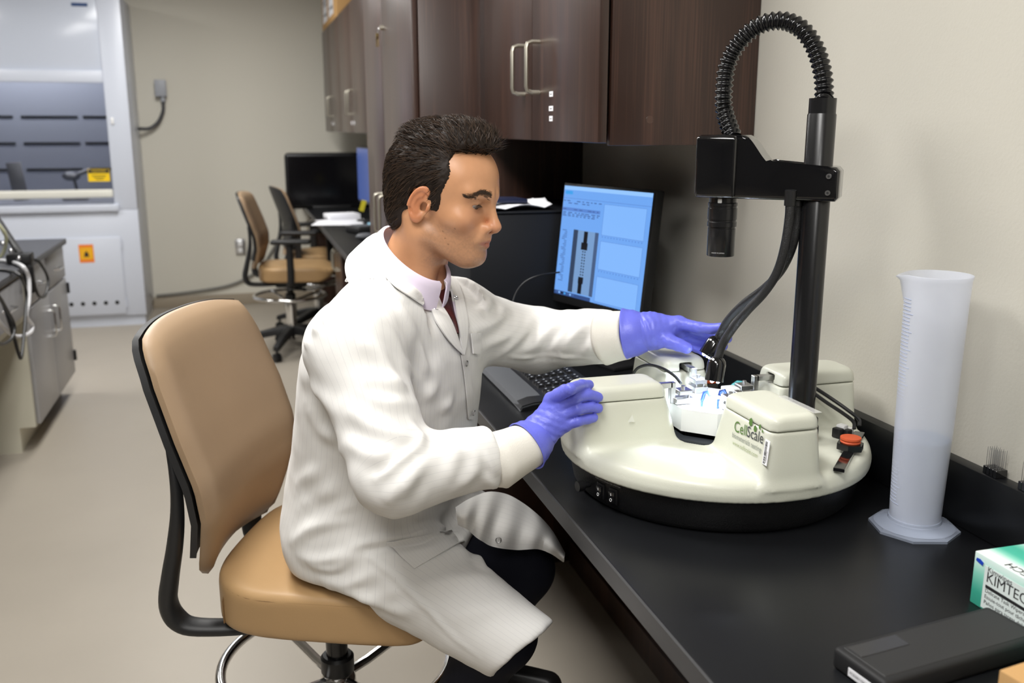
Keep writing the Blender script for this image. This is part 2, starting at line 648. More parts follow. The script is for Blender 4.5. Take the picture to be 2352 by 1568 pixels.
g.rbox((.16, -.03, .905), (ox + .03, .1, .958), .006)
obj('sill', g, 'hood_paint', t)
g = G().box((.025, .69, .96), (W_ - .025, .7, 2.46))
obj('back_baffle', g, 'hood_inside', t)
g = G()
for zz in (1.19, 1.40, 1.61):
    for a, b in ((.17, .62), (.68, 1.1), (1.14, ox + .06)):
        g.box((a, .684, zz), (b, .69, zz + .018))
obj('baffle_slot', g, 'ink_black', t)
obj('work_surface', G().box((.03, .1, .955), (W_ - .03, .69, .97)), 'hood_inside', t)
obj('liner', G().box((.025, .12, .97), (.03, .69, 2.4)), 'hood_inside', t)
obj('liner', G().box((W_ - .03, .12, .97), (W_ - .025, .69, 2.4)), 'hood_inside', t)
sa = obj('sash', G().box((.165, .05, 1.065), (ox - .004, .056, 1.95)), 'hood_glass', t)
obj('sash_handle', G().rbox((.162, .02, 1.005), (ox - .002, .07, 1.07), .018, 4), 'hood_handle', sa)
P('sign_yellow', S(245, 205, 20), .5)
P('sign_orange', S(240, 130, 50), .5)
sg = obj('caution_sign', G().box((ox - .175, .044, 1.13), (ox - .02, .0495, 1.225)), 'sign_yellow', sa)
obj('sign_band', G().box((ox - .172, .0432, 1.193), (ox - .023, .0442, 1.222)), 'ink_black', sg)
lettering('lettering', 'CAUTION', .022, 'sign_yellow', frame((ox - .0975, .0428, 1.197), (1, 0, 0), (0, 0, 1)), sg, 'CENTER')
for q, zz in enumerate((1.172, 1.158, 1.144)):
    obj('print', G().box((ox - .15 + .015 * q, .0432, zz), (ox - .045 - .012 * q, .0442, zz + .005)), 'ink_black', sg)
obj('makers_plate', G().box((ox - .17, .008, 2.405), (ox - .06, .0125, 2.428)), P('plate_blue', S(50, 75, 120), .4), t)
dr = obj('door', G().rbox((.42, -.014, .1), (ox + .018, .0, .705), .003), 'hood_paint', t)
sg = obj('hazard_sticker', G().box((ox - .285, -.0155, .515), (ox - .18, -.0138, .655)), 'sign_orange', dr)
obj('sticker_field', G().box((ox - .278, -.0162, .54), (ox - .187, -.0152, .632)), P('sign_amber', S(240, 178, 30), .5), sg)
g = G()
M = frame((ox - .2325, -.0164, .56), (1, 0, 0), (0, 0, 1))
g.add([(-.022, 0, 0), (.022, 0, 0), (.012, .016, 0), (.016, .03, 0), (.004, .035, 0), (0, .052, 0), (-.004, .035, 0), (-.016, .03, 0), (-.012, .016, 0)], [tuple(range(9))], M)
obj('hazard_symbol', g, 'ink_black', sg)
for q in range(5):
    x = ox - .045 - .083 * q
    obj('vent_hole', G().lathe([(.016, -.001), (.016, .001)], 16, Matrix.Translation((x, -.0145, .192)) @ Matrix.Rotation(PI / 2, 4, 'X')), 'ink_black', dr)
for zz in (.15, .62):
    obj('hinge', G().tube([(ox + .023, -.008, zz), (ox + .023, -.008, zz + .06)], .007, 8), 'hood_paint', dr)
obj('switch', G().rbox((ox + .03, -.012, 1.56), (ox + .05, 0, 1.61), .003), 'white_plastic', t)
ld = bpy.data.lights.new('hood_fill_light', 'AREA')  # unseen area light added to brighten the inside of the hood
ld.shape = 'RECTANGLE'
ld.size, ld.size_y = 1.1, .2
ld.energy = 8
ld.color = (.95, .97, 1)
lo = bpy.data.objects.new('hood_fill_light', ld)
COL.objects.link(lo)
lo.parent = t
lo.location = (W_ / 2, .35, 2.4)
# things standing inside the hood
P('grey_metal', S(120, 120, 125), .4, .6)
t2 = thing('clamp_stand', 'grey clamp stand with jaw inside the fume hood', 'clamp', (-1.27, HY + .35, .97))
obj('base', G().rbox((-.09, -.06, 0), (.09, .06, .02), .004), 'grey_metal', t2)
obj('post', G().cyl((.02, 0, .02), (-.0, 0, .16), .012), 'grey_metal', t2)
obj('jaw', G().sphere((-.02, 0, .19), (.07, .04, .04), 12, 8).cyl((.02, 0, .2), (.13, 0, .24), .018), 'grey_metal', t2)
t2 = thing('metal_plate', 'flat grey metal plate standing upright inside the fume hood', 'plate', (-1.68, HY + .4, .97))
obj('plate', G().rbox((-.05, -.004, 0.0), (.06, .004, .3), .003), 'grey_metal', t2, rot=(0, R(-6), 0))

# ------------------------------------------------------------------ services on the back wall
P('conduit_grey', S(165, 168, 175), .45)
P('conduit_dark', S(75, 75, 78), .5)
t = thing('junction_box', 'grey metal electrical box with dark flexible conduit beside the fume hood', 'electrical box', (-.592, BY, 1.79))
obj('housing', G().rbox((-.045, -.075, -.005), (.045, 0, .13), .006), 'conduit_grey', t)
obj('gland', G().cyl((0.012, -.04, -.045), (.012, -.04, 0), .02), 'conduit_grey', t)
pts = spline([(.012, -.04, -.04), (.005, -.042, -.12), (-.04, -.05, -.21), (-.11, -.06, -.262), (-.19, -.1, -.265)], 8)
obj('conduit', G().tube(pts, .014, 10), 'conduit_dark', t)
t = thing('wall_outlet', 'stainless wall outlet plate low on the back wall', 'outlet', (-.038, BY, .513))
obj('plate', G().rbox((-.042, -.02, -.065), (.042, 0, .065), .004), 'steel', t)
for z in (-.035, .02):
    obj('socket', G().rbox((-.018, -.023, z - .012), (.018, -.018, z + .022), .003), 'white_plastic', t)
pts = spline([(-.765, BY - .02, .112), (-.5, BY - .015, .128), (-.2, BY - .015, .165), (-.02, BY - .015, .225), (.12, BY - .015, .32), (.25, BY - .015, .5), (.36, BY - .02, .72), (.47, BY - .05, .93), (.55, BY - .1, .93)], 6)
tag(obj('power_cable', G().tube(pts, .012, 8), P('cable_grey', S(120, 118, 112), .5)), 'grey cable running along the back wall above the baseboard', 'cable')

# ------------------------------------------------------------------ island bench on the left
P('cab_steel', S(165, 165, 168), .35, .35)
P('cab_cream', S(210, 206, 188), .5)
t = thing('island_worktop', 'black worktop of the left bench carrying cables and a clamp arm', 'worktop', (-.985, 3.0, ZB))
obj('top_slab', G().rbox((-1.5, 0, -.032), (0, 2.9, 0), .005, 2), 'epoxy_edge', t)
P('island_top', S(70, 71, 76), .42)
t.children[0].data.materials.clear()
t.children[0].data.materials.append(MATS['island_top'])
ix = -1.005
names = ['grey steel drawer and door cabinet at the end of the left bench', 'grey steel cabinet with two pulls in the left bench, beside the cream panel']
for k, (y0, y1) in enumerate(((5.35, 5.88), (4.83, 5.345))):
    t = thing('island_cabinet', names[k], 'cabinet', (ix, y0, 0))
    L = y1 - y0
    obj('carcass', G().rbox((-.56, 0, .125), (-.02, L, ZB - .033), .002).box((-.5, .002, 0), (-.09, L - .002, .125)), 'cab_cream' if k == 1 else 'cab_steel', t)
    dw = obj('drawer', G().rbox((-.02, .004, .70), (0, L - .004, ZB - .04), .003), 'cab_steel', t)
    obj('handle', G().tube([(0, L / 2 - .06, .78), (.028, L / 2 - .05, .78), (.03, L / 2 + .05, .78), (0, L / 2 + .06, .78)], .005, 8), 'chrome', dw)
    d = obj('door', G().rbox((-.02, .004, .13), (0, L - .004, .69), .003), 'cab_steel', t)
    hy = .07 if k == 0 else L - .07
    obj('handle', G().tube([(0, hy, .47), (.026, hy, .475), (.03, hy, .49), (.03, hy, .59), (.026, hy, .605), (0, hy, .61)], .0055, 8), 'chrome', d)
    if k == 0:
        for zz in (.2, .6):
            obj('hinge', G().tube([(.004, L, zz), (.004, L, zz + .06)], .01, 8), 'black_plastic', d)
t = thing('island_end_panel', 'cream side panel of the left bench with a notch at the floor', 'panel', (ix, 4.80, 0))
obj('panel_sheet', G().prism([(-.56, 0), (-.09, 0), (-.09, .125), (-.018, .125), (-.018, ZB - .033), (-.56, ZB - .033)], 0, .028, Matrix.Rotation(PI / 2, 4, 'X') @ Matrix.Translation((0, 0, -.028))), 'cab_cream', t)
t = thing('apron_drawer', 'shallow grey drawer with cream frame under the left bench top', 'drawer', (ix, 3.2, 0))
obj('rail', G().rbox((-.03, 0, .665), (.0, 1.598, ZB - .034), .002), 'cab_cream', t)
for q in range(2):
    d = obj('drawer_front', G().rbox((0, .06 + q * .77, .695), (.012, .75 + q * .77, ZB - .05), .003), 'cab_steel', t)
    obj('handle', G().tube([(.012, .33 + q * .77, .78), (.04, .345 + q * .77, .775), (.04, .47 + q * .77, .775), (.012, .485 + q * .77, .78)], .005, 8), 'chrome', d)
t = thing('bench_support', 'plain cream support under the near end of the left bench', 'support', (-2.2, 3.1, 0))
obj('panel_sheet', G().rbox((0, 0, 0), (.9, .03, ZB - .034), .002).box((0, .03, 0), (.9, .1, .03)), 'cab_cream', t)
# clamp arm with cables on the left bench
SB = on(66, 604, 2, ZB) + np.array((-.03, 0, 0))
t = thing('desk_stand', 'black desk clamp with two thin arms on the edge of the left bench', 'stand', tuple(SB))
obj('clamp', G().rbox((-.055, -.05, .002), (.048, .05, .05), .008).rbox((.012, -.03, -.14), (.045, .03, .01), .006), 'black_plastic', t)
A = np.array
base = A(SB)
for k, (u, v) in enumerate(((-60, 400), (-25, 468))):
    end = at(u, v, 4.75) - base
    obj('arm', G().tube([(0, 0, .04), tuple(end * .5 + A((0, 0, .0))), tuple(end)], [.016, .012, .012], 10), 'black_plastic', t)
for k in range(3):
    obj('knob', G().sphere((.0 - .03 * k, -.045, .03 + .035 * k), .012, 10, 6), 'steel', t)


def px_cable(name, pix, r, mat, label, nsp=6):
    """pix: (px, py, depth) way points"""
    p_ = spline([at(*q) for q in pix], nsp)
    return tag(obj(name, G().tube(p_, r, 8), mat), label, 'cable')


P('cable_white', S(215, 215, 218), .45)
P('cable_cream', S(205, 205, 170), .45)
def edge_cable(pix, r, mat, label):
    """cable lying on the left bench (k = 't') or hanging in front of its face (k = offset from the face)"""
    p_ = [on(a, b, 2, ZB + r) if k == 't' else on(a, b, 0, -.985 + k) for a, b, k in pix]
    return tag(obj('cable', G().tube(spline(p_, 6), r, 8), mat), label, 'cable')


edge_cable([(-20, 597, 't'), (20, 600, 't'), (52, 612, 't'), (66, 640, .03), (66, 690, .03), (60, 725, .03), (74, 748, .03), (66, 766, .03), (35, 772, .03), (2, 745, .03), (-25, 700, .03)], .009, 'cable_white', 'white cable looping down over the edge of the left bench')
edge_cable([(-20, 618, 't'), (20, 622, 't'), (44, 632, 't'), (60, 670, .045), (58, 730, .045), (50, 815, .045), (44, 815, .045), (34, 780, .045), (20, 735, .045), (4, 690, .045), (-20, 665, .045)], .007, 'black_plastic', 'thin black cable hanging in a long V off the left bench')
edge_cable([(-5, 676, .06), (15, 710, .06), (32, 745, .06), (28, 775, .06), (5, 790, .06), (-25, 775, .06)], .007, 'black_plastic', 'black cable looping low at the left picture edge')
edge_cable([(78, 596, 't'), (92, 604, .03), (110, 640, .03), (104, 678, .03), (88, 678, .03), (76, 640, .03), (72, 612, .03)], .007, 'black_plastic', 'short black lead with a connector hanging beside the clamp arm')
px_cable('cable', [(-30, 490, 4.3), (0, 520, 4.35), (14, 545, 4.4), (8, 580, 4.45), (-10, 598, 4.5)], .008, 'cable_cream', 'cream cable bowed above the left bench top')
t = thing('metal_bar', 'short bright metal bar lying on the left bench top', 'bar', (-1.22, 4.62, ZB))
obj('bar', G().rbox((-.3, -.03, .0), (.12, .03, .045), .006), 'steel', t)

# ------------------------------------------------------------------ far bench clutter
t = thing('monitor', 'large black switched-off monitor at the end of the far worktop', 'monitor', (.68, 7.6, ZB))
obj('bezel', G().rbox((-.345, -.02, .0), (.36, .02, .43), .03, 3), 'black_plastic', t)
obj('screen', G().box((-.325, -.0215, .03), (.34, -.0195, .405)), P('screen_off', (.004, .004, .005), .12), t)
obj('stand', G().rbox((-.15, -.04, .0), (.15, .1, .02), .006), 'black_plastic', t)
t = thing('monitor', 'monitor seen edge-on with blue screen on the far worktop', 'monitor', (.82, 6.35, ZB), R(-84))
obj('bezel', G().rbox((-.25, -.02, .12), (.25, .02, .5), .012, 3), 'black_plastic', t)
obj('screen', G().box((-.235, -.0215, .14), (.235, -.0195, .485)), P('screen_blue', (.02, .03, .06), .2, emit=(S(70, 95, 170), .5)), t)
obj('stand', G().rbox((-.1, -.07, 0), (.1, .1, .015), .005).rbox((-.03, 0.02, .01), (.03, .05, .3), .006), 'black_plastic', t)
tag(obj('sticky_note', G().box((0, 0, 0), (.03, .002, .07)), P('note_yellow', S(240, 225, 60), .7), loc=(.70, 5.95, ZB + .115), rot=(.1, .3, 0)), 'yellow paper tag by the edge-on monitor', 'note')
tag(obj('document', G().rbox((-.16, -.11, 0), (.16, .11, .004), .001), 'paper_white', loc=(.66, 6.5, ZB + .001), rot=(0, 0, .4)), 'loose white papers on the far worktop', 'paper')
tag(obj('document', G().rbox((-.16, -.11, 0), (.16, .11, .004), .001), 'paper_white', loc=(.60, 6.25, ZB + .006), rot=(0, 0, -.25)), 'topmost white sheet overhanging the far worktop front', 'paper')
tag(obj('notebook', G().rbox((-.11, -.08, 0), (.11, .08, .035), .006), 'paper_white', loc=(.66, 6.62, ZB + .0065), rot=(0, 0, .2)), 'thick white notebook on the papers of the far worktop', 'notebook')
t = thing('desk_phone', 'small grey-black device on the far worktop by the papers', 'device', (.69, 5.75, ZB), R(-70))
obj('body', G().rbox((-.09, -.07, 0), (.09, .07, .04), .012, 3), 'black_soft', t)
obj('panel', G().rbox((-.06, -.045, .038), (.06, .045, .045), .003), P('grey_plastic', S(95, 97, 102), .5), t)
obj('mouse', G().sphere((0, 0, 0), (.055, .032, .02), 16, 10), 'grey_plastic')
tag(bpy.data.objects['mouse'], 'rounded grey computer mouse on the far worktop', 'mouse').location = (.66, 5.35, ZB + .02)
tag(obj('tissue_pack', G().rbox((-.06, -.04, 0), (.06, .04, .03), .006), P('pale_blue', S(150, 200, 225), .6), loc=(.82, 6.0, ZB)), 'pale blue packet on the far worktop', 'packet')

# ------------------------------------------------------------------ signed-distance modelling (smooth organic shapes)
def surface_nets(f, lo, h):
    nx, ny, nz = f.shape
    s = f < 0
    c = np.zeros((nx - 1, ny - 1, nz - 1), np.uint8)
    for dx in (0, 1):
        for dy in (0, 1):
            for dz in (0, 1):
                c += s[dx:nx - 1 + dx, dy:ny - 1 + dy, dz:nz - 1 + dz]
    act = (c > 0) & (c < 8)
    I, J, K = np.nonzero(act)
    n = len(I)
    idx = -np.ones(act.shape, np.int64)
    idx[I, J, K] = np.arange(n)
    corners = [(a, b, d) for a in (0, 1) for b in (0, 1) for d in (0, 1)]
    val = np.stack([f[I + a, J + b, K + d] for a, b, d in corners], 1).astype(np.float64)
    acc = np.zeros((n, 3))
    cnt = np.zeros(n)
    for a in range(8):
        for b in range(a + 1, 8):
            ca, cb = corners[a], corners[b]
            if sum(abs(ca[k] - cb[k]) for k in range(3)) != 1:
                continue
            fa, fb = val[:, a], val[:, b]
            m = (fa < 0) != (fb < 0)
            t = np.where(m, fa / np.where(m, fa - fb, 1), 0)
            p = np.array(ca)[None] + t[:, None] * (np.array(cb) - np.array(ca))[None]
            acc += p * m[:, None]
            cnt += m
    V = np.stack([I, J, K], 1) + acc / cnt[:, None]
    V = np.array(lo)[None] + V * h
    F = []
    for ax in range(3):
        sl0 = [slice(None)] * 3
        sl1 = [slice(None)] * 3
        sl0[ax] = slice(0, -1)
        sl1[ax] = slice(1, None)
        a, b = s[tuple(sl0)], s[tuple(sl1)]
        ch = a != b
        o1, o2 = (ax + 1) % 3, (ax + 2) % 3
        E = np.argwhere(ch)
        ok = (E[:, o1] > 0) & (E[:, o2] > 0) & (E[:, o1] < f.shape[o1] - 1) & (E[:, o2] < f.shape[o2] - 1)
        E = E[ok]
        ins = a[E[:, 0], E[:, 1], E[:, 2]]
        q = []
        for d1, d2 in ((-1, -1), (0, -1), (0, 0), (-1, 0)):
            Q = E.copy()
            Q[:, o1] += d1
            Q[:, o2] += d2
            q.append(idx[Q[:, 0], Q[:, 1], Q[:, 2]])
        q = np.stack(q, 1)
        q = np.where(ins[:, None], q, q[:, ::-1])
        F.append(q)
    return V, np.concatenate(F)


def smooth_mesh(V, F, it=2, lam=.5, mu=None):
    e = np.concatenate([F[:, [0, 1]], F[:, [1, 2]], F[:, [2, 3]], F[:, [3, 0]]])
    for k in range(it):
        for l_ in ((lam,) if mu is None else (lam, mu)):
            A_ = np.zeros_like(V)
            n = np.zeros(len(V))
            np.add.at(A_, e[:, 0], V[e[:, 1]])
            np.add.at(A_, e[:, 1], V[e[:, 0]])
            np.add.at(n, e[:, 0], 1)
            np.add.at(n, e[:, 1], 1)
            V = V + l_ * (A_ / np.maximum(n, 1)[:, None] - V)
    return V


def vnormals(V, F):
    n = np.cross(V[F[:, 2]] - V[F[:, 0]], V[F[:, 3]] - V[F[:, 1]])
    N = np.zeros_like(V)
    for k in range(4):
        np.add.at(N, F[:, k], n)
    return N / (np.linalg.norm(N, axis=1, keepdims=True) + 1e-12)


def np_mesh(name, V, F, sharp=None):
    me = bpy.data.meshes.new(name)
    F = np.asarray(F)
    me.vertices.add(len(V))
    me.vertices.foreach_set('co', np.asarray(V, np.float32).ravel())
    k = F.shape[1]
    me.loops.add(len(F) * k)
    me.loops.foreach_set('vertex_index', F.ravel().astype(np.int32))
    me.polygons.add(len(F))
    me.polygons.foreach_set('loop_start', np.arange(0, len(F) * k, k, dtype=np.int32))
    me.update(calc_edges=True)
    me.polygons.foreach_set('use_smooth', np.ones(len(F), bool))
    if sharp:
        me.set_sharp_from_angle(angle=R(sharp))
    me.update()
    return me


def color_attr(me, name, C_):
    a = me.color_attributes.new(name, 'FLOAT_COLOR', 'POINT')
    C4 = np.ones((len(C_), 4), np.float32)
    C4[:, :3] = C_
    a.data.foreach_set('color', C4.ravel())


def float_attr(me, name, x):
    a = me.attributes.new(name, 'FLOAT', 'POINT')
    a.data.foreach_set('value', np.asarray(x, np.float32))


def grid(lo, hi, h):
    ax = [np.arange(lo[i], hi[i] + h, h, dtype=np.float32) for i in range(3)]
    return np.meshgrid(*ax, indexing='ij')


def sstep(a, b, x):
    t = np.clip((x - a) / (b - a), 0, 1)
    return t * t * (3 - 2 * t)


def smin(a, b, k):
    if k <= 0:
        return np.minimum(a, b)
    hh = np.maximum(k - np.abs(a - b), 0) / k
    return np.minimum(a, b) - hh * hh * k * .25


def smax(a, b, k):
    return -smin(-a, -b, k)


def d_box(X, Y, Z, c, hs, r=0.0):
    qx, qy, qz = np.abs(X - c[0]) - hs[0] + r, np.abs(Y - c[1]) - hs[1] + r, np.abs(Z - c[2]) - hs[2] + r
    return np.sqrt(np.maximum(qx, 0) ** 2 + np.maximum(qy, 0) ** 2 + np.maximum(qz, 0) ** 2) + np.minimum(np.maximum(qx, np.maximum(qy, qz)), 0) - r


# ------------------------------------------------------------------ the round test instrument
IC = np.array((.784, 1.447, ZB))
P('cream_shell', S(216, 217, 203), .3, spec=.45, bump=(420, .07, 1))
P('shell_black', (.011, .011, .012), .38, spec=.5, bump=(520, .35, 1))
P('bath_white', S(238, 240, 240), .35, spec=.4)
inst = thing('material_tester', 'round cream and black biaxial test instrument with camera pole on the bench', 'lab instrument', tuple(IC))


def local(p):
    return Vector(p) - Vector(IC)


RC = .27
obj('base_drum', G().lathe([(.225, 0.0), (.238, .003), (.246, .012), (.253, .045), (.256, .062), (.20, .063)], 96), 'shell_black', inst)
# cover: disc with four tapered towers, an eight-sided opening in the middle
h_ = .003
X, Y, Z = grid((-.285, -.285, .052), (.285, .285, .182), h_)
rad = np.sqrt(X * X + Y * Y)
q1, q2 = rad - RC + .012 + np.maximum(0, (Z - .075)) * .25, np.abs(Z - .079) - .0175 + .012
f = np.sqrt(np.maximum(q1, 0) ** 2 + np.maximum(q2, 0) ** 2) + np.minimum(np.maximum(q1, q2), 0) - .012
q1, q2 = rad - (RC - .001), np.abs(Z - .071) - .0095
f = np.minimum(f, np.maximum(q1, q2))
tw = None
for dx, dy in ((-1, 0), (0, -1), (1, 0), (0, 1)):
    u = X * dx + Y * dy
    v = -X * dy + Y * dx
    hz = np.clip((Z - .096) / .08, -.3, 1)
    a = np.abs(v) - (.0505 - .0075 * hz)
    b = u - (.2715 - .0065 * hz)
    c = (.086 + .024 * hz) - u
    c2 = rad - .272
    dd = smax(smax(smax(a, b, .022), c, .016), c2, .012)
    tw = dd if tw is None else np.minimum(tw, dd)
tw = np.maximum(tw, .085 - Z)
f = smin(f, tw, .014)
f = np.maximum(f, Z - .1725)
oct_ = np.maximum(np.maximum(np.abs(X), np.abs(Y)), (np.abs(X) + np.abs(Y)) * .7071)
f = smax(f, -(oct_ - .094) , .004)
f = np.maximum(f, .0615 - Z)
V, F = surface_nets(f, (-.285, -.285, .052), h_)
V = smooth_mesh(V, F, 2, .5)
COVER_V, COVER_F = V, F
obj('cover', np_mesh('cover', V, F, 50), 'cream_shell', inst)
# tower lids
for k, (dx, dy) in enumerate(((-1, 0), (0, -1), (1, 0), (0, 1))):
    lid = None
    X, Y, Z = grid((.098, -.056, .165), (.277, .056, .205), .0025)
    a = np.abs(Y) - (.0435 - (Z - .174) * .08)
    b = X - (.2655 - (Z - .174) * .10)
    c = (.1095 + (Z - .174) * .15) - X
    f = smax(smax(smax(a, b, .022), c, .016), Z - .1985, .014)
    f = np.maximum(f, .1738 - Z)
    slot = np.maximum(np.maximum(np.abs(Y) - .0125, np.abs(Z - .1775) - .0115), X - .145)
    f = np.maximum(f, -slot)
    V, F = surface_nets(f, (.098, -.056, .165), .0025)
    V = smooth_mesh(V, F, 2, .45)
    rot = math.atan2(dy, dx)
    lid = obj('tower_lid', np_mesh('tower_lid', V, F, 50), 'cream_shell', inst, rot=(0, 0, rot))
    obj('slot_recess', G().box((.13, -.012, .1705), (.146, .012, .1885)), 'ink_black', lid)
    # actuator bracket
    br = obj('actuator_arm', G().rbox((.082, -.0055, .178), (.14, .0055, .1875), .0008, 1).rbox((.076, -.0055, .150), (.086, .0055, .1875), .0008, 1), 'steel', inst, rot=(0, 0, rot))
    g = G().rbox((.044, -.013, .149), (.0775, .013, .1595), .0008, 1)
    g.rbox((.047, -.012, .1645), (.072, .012, .1735), .001, 1)
    obj('grip_block', g, 'steel', br)
    obj('clamp_screw', G().cyl((.06, 0, .173), (.06, 0, .1795), .0035, n=14).cyl((.052, .007, .159), (.052, .007, .165), .002, n=8).cyl((.052, -.007, .159), (.052, -.007, .165), .002, n=8), 'steel', br)
    if k == 2:
        obj('grip_tip', G().rbox((.02, -.013, .149), (.046, .013, .17), .002), 'bath_white', br)
# white water bath in the opening and the dark tray under it
o8 = [(r_ * math.cos(PI / 8 + PI / 4 * i), r_ * math.sin(PI / 8 + PI / 4 * i)) for r_ in (.094,) for i in range(8)]


def octring(r0, r1, z0, z1):
    k = 1 / math.cos(PI / 8)
    ang = [PI / 8 + PI / 4 * i for i in range(8)]
    ro = [(r0 * k * math.cos(a), r0 * k * math.sin(a)) for a in ang]
    ri = [(r1 * k * math.cos(a), r1 * k * math.sin(a)) for a in ang]
    return G().ring_loft([[(x, y, z0) for x, y in ri], [(x, y, z0) for x, y in ro], [(x, y, z1) for x, y in ro], [(x, y, z1) for x, y in ri], [(x, y, z0) for x, y in ri]], False, False)


obj('dark_tray', octring(.0935, .07, .066, .0985), P('tray_dark', S(60, 64, 70), .4), inst, smooth=False)
obj('tray_floor', G().prism([(.075 * math.cos(PI / 8 + PI / 4 * i), .075 * math.sin(PI / 8 + PI / 4 * i)) for i in range(8)], .064, .068), 'ink_black', inst, smooth=False)
bath = obj('water_bath', octring(.077, .05, .108, .148), 'bath_white', inst, smooth=False)
obj('bath_floor', G().prism([(.06 * math.cos(PI / 8 + PI / 4 * i), .06 * math.sin(PI / 8 + PI / 4 * i)) for i in range(8)], .108, .128), 'bath_white', bath, smooth=False)
obj('bath_strut', G().rbox((-.05, -.008, .06), (.05, .008, .108), .002).rbox((-.008, -.05, .06), (.008, .05, .108), .002), 'tray_dark', inst)
# specimen grips in the middle
g = G()
for sx in (-.02, .012):
    g.tube([(sx, .004, .148), (sx + .002, 0, .163), (sx + .006, -.006, .166), (sx + .007, -.012, .160)], [.003, .0032, .003, .0025], 8)
    g.cyl((sx, .004, .126), (sx, .004, .149), .002, n=8)
obj('specimen_hook', g, P('anodised_blue', S(45, 70, 130), .35, .6), inst)
obj('specimen', G().rbox((-.016, -.005, .150), (.012, .003, .156), .001), 'bath_white', inst)

# rocker switches and a knob on the drum
SW = P('switch_black', (.008, .008, .009), .3)
for k, (px, py, word) in enumerate(((1366, 1130, 'MAIN SWITCH'), (1397, 1143, 'HEATER SWITCH'))):
    p_ = on(px, py, 2, ZB + .034) - IC
    a = math.atan2(p_[1], p_[0])
    M = Matrix.Rotation(a, 4, 'Z') @ Matrix.Translation((.2505, 0, .034))
    sw = obj('rocker_switch', G().rbox((-.003, -.0095, -.0135), (.005, .0095, .0135), .0015, 2, M), SW, inst)
    obj('rocker', G().rbox((.003, -.0065, -.0105), (.0085, .0065, .0105), .002, 2, M @ Matrix.Rotation(R(9), 4, 'Y')), 'black_gloss', sw)
    obj('switch_mark', G().box((.0078, -.0006, .002), (.0097, .0006, .0065), M).tube([(.0096, .0022 * math.cos(t_), -.0052 + .0026 * math.sin(t_)) for t_ in np.linspace(0, 2 * PI, 14, endpoint=False)], .0005, 5, True, M), 'white_plastic', sw)
    ux = (-math.sin(a), math.cos(a), 0)
    lb = obj('switch_label', G().rbox((0, -.019, .0165), (.004, .019, .0215), .0004, 1, M), 'ink_black', inst)
    lettering('lettering', word, .0042, P('label_ink', S(200, 200, 200), .6), frame(M @ Vector((.0046, 0, .0174)), ux, (0, 0, 1)), lb, 'CENTER')
p_ = on(1302, 1116, 2, ZB + .034) - IC
a = math.atan2(p_[1], p_[0])
M = Matrix.Rotation(a, 4, 'Z') @ Matrix.Translation((.2505, 0, .030))
obj('knob', G().cyl((-.004, 0, 0), (.012, 0, 0), .005, n=14, M=M).cyl((.011, 0, 0), (.022, 0, 0), .0095, .009, 18, M=M), SW, inst)

# print on the near tower
CVB = BVHTree.FromPolygons([tuple(p) for p in COVER_V], [tuple(q) for q in COVER_F])


def hit_cover(px, py):
    h = CVB.ray_cast(Vector(CP) - Vector(IC), Vector(ray(px, py)).normalized())
    return h[0]


fa, fb, fc_ = hit_cover(1695, 1000), hit_cover(1740, 1022), hit_cover(1700, 1032)
face_n = (fb - fa).cross(fc_ - fa).normalized()
if face_n.dot(Vector(CF)) > 0:
    face_n.negate()


def on_face(px, py):
    """point of the tower's flat side seen at this pixel"""
    d = Vector(ray(px, py))
    o = Vector(CP) - Vector(IC)
    return o + d * ((fa - o).dot(face_n) / d.dot(face_n)) + face_n * .0012


INK_G = P('ink_green', S(84, 122, 52), .5)
INK_K = P('ink_grey', S(52, 56, 62), .5)
INK_L = P('ink_light', S(140, 146, 138), .5)
INK_S = P('ink_sage', S(170, 180, 140), .5)
ux = Vector((0, -1, 0))
uy = face_n.cross(ux)
if uy.z < 0:
    uy = -uy


def face_text(s, px0, py0, px1, py1, mat, ref, parent, **k):
    a_, b_ = on_face(px0, py0), on_face(px1, py1)
    me = text_mesh(s, .01, **k)
    wd = max(v.co.x for v in me.vertices) - min(v.co.x for v in me.vertices)
    sc_ = (b_ - a_).length / wd
    me.transform(frame(a_, b_ - a_, uy) @ Matrix.Scale(sc_, 4))
    return obj('lettering', me, mat, parent)


face_text('Cell', 1686, 996, 1714, 1008, INK_G, None, inst)
face_text('Scale', 1715, 1008, 1752, 1026, INK_K, None, inst)
face_text('biomaterials testing', 1682, 1005, 1748, 1041, INK_L, None, inst)
face_text('www.cellscale.com', 1683, 1022, 1740, 1054, INK_S, None, inst)
hexes = [(1726, 969, 13), (1736, 984, 10.5), (1747, 980, 8), (1753, 990, 5)]
g = G()
for px, py, s_ in hexes:
    c = on_face(px, py)
    rr = s_ * .00043
    M = frame(c, ux, uy)
    g.add([(rr * math.cos(PI / 6 + PI / 3 * i), rr * 1.25 * math.sin(PI / 6 + PI / 3 * i), 0) for i in range(6)], [tuple(range(6))], M)
obj('logo_hexagons', g, INK_G, inst)
c = on_face(1761, 1039)
M = frame(c, ux, Vector(uy) + ux * .06)
bl = obj('barcode_label', G().rbox((-.0068, -.0195, -.0006), (.0068, .0195, .0002), .0002, 1, M), 'paper_white', inst)
g = G()
yy = -.0175
while yy < .0165:
    wv = rng.choice([.0003, .0006, .0009])
    g.box((-.0045, yy, .0002), (.0012, yy + wv, .0004), M)
    yy += wv + rng.choice([.0004, .0006, .0009])
obj('barcode', g, 'ink_black', bl)
me = text_mesh('A0000002730', .0032)
me.transform(M @ Matrix.Translation((.0023, -.0155, .0004)) @ Matrix.Rotation(PI / 2, 4, 'Z') @ Matrix.Translation((0, -.0026, 0)))
obj('lettering', me, 'ink_black', bl)
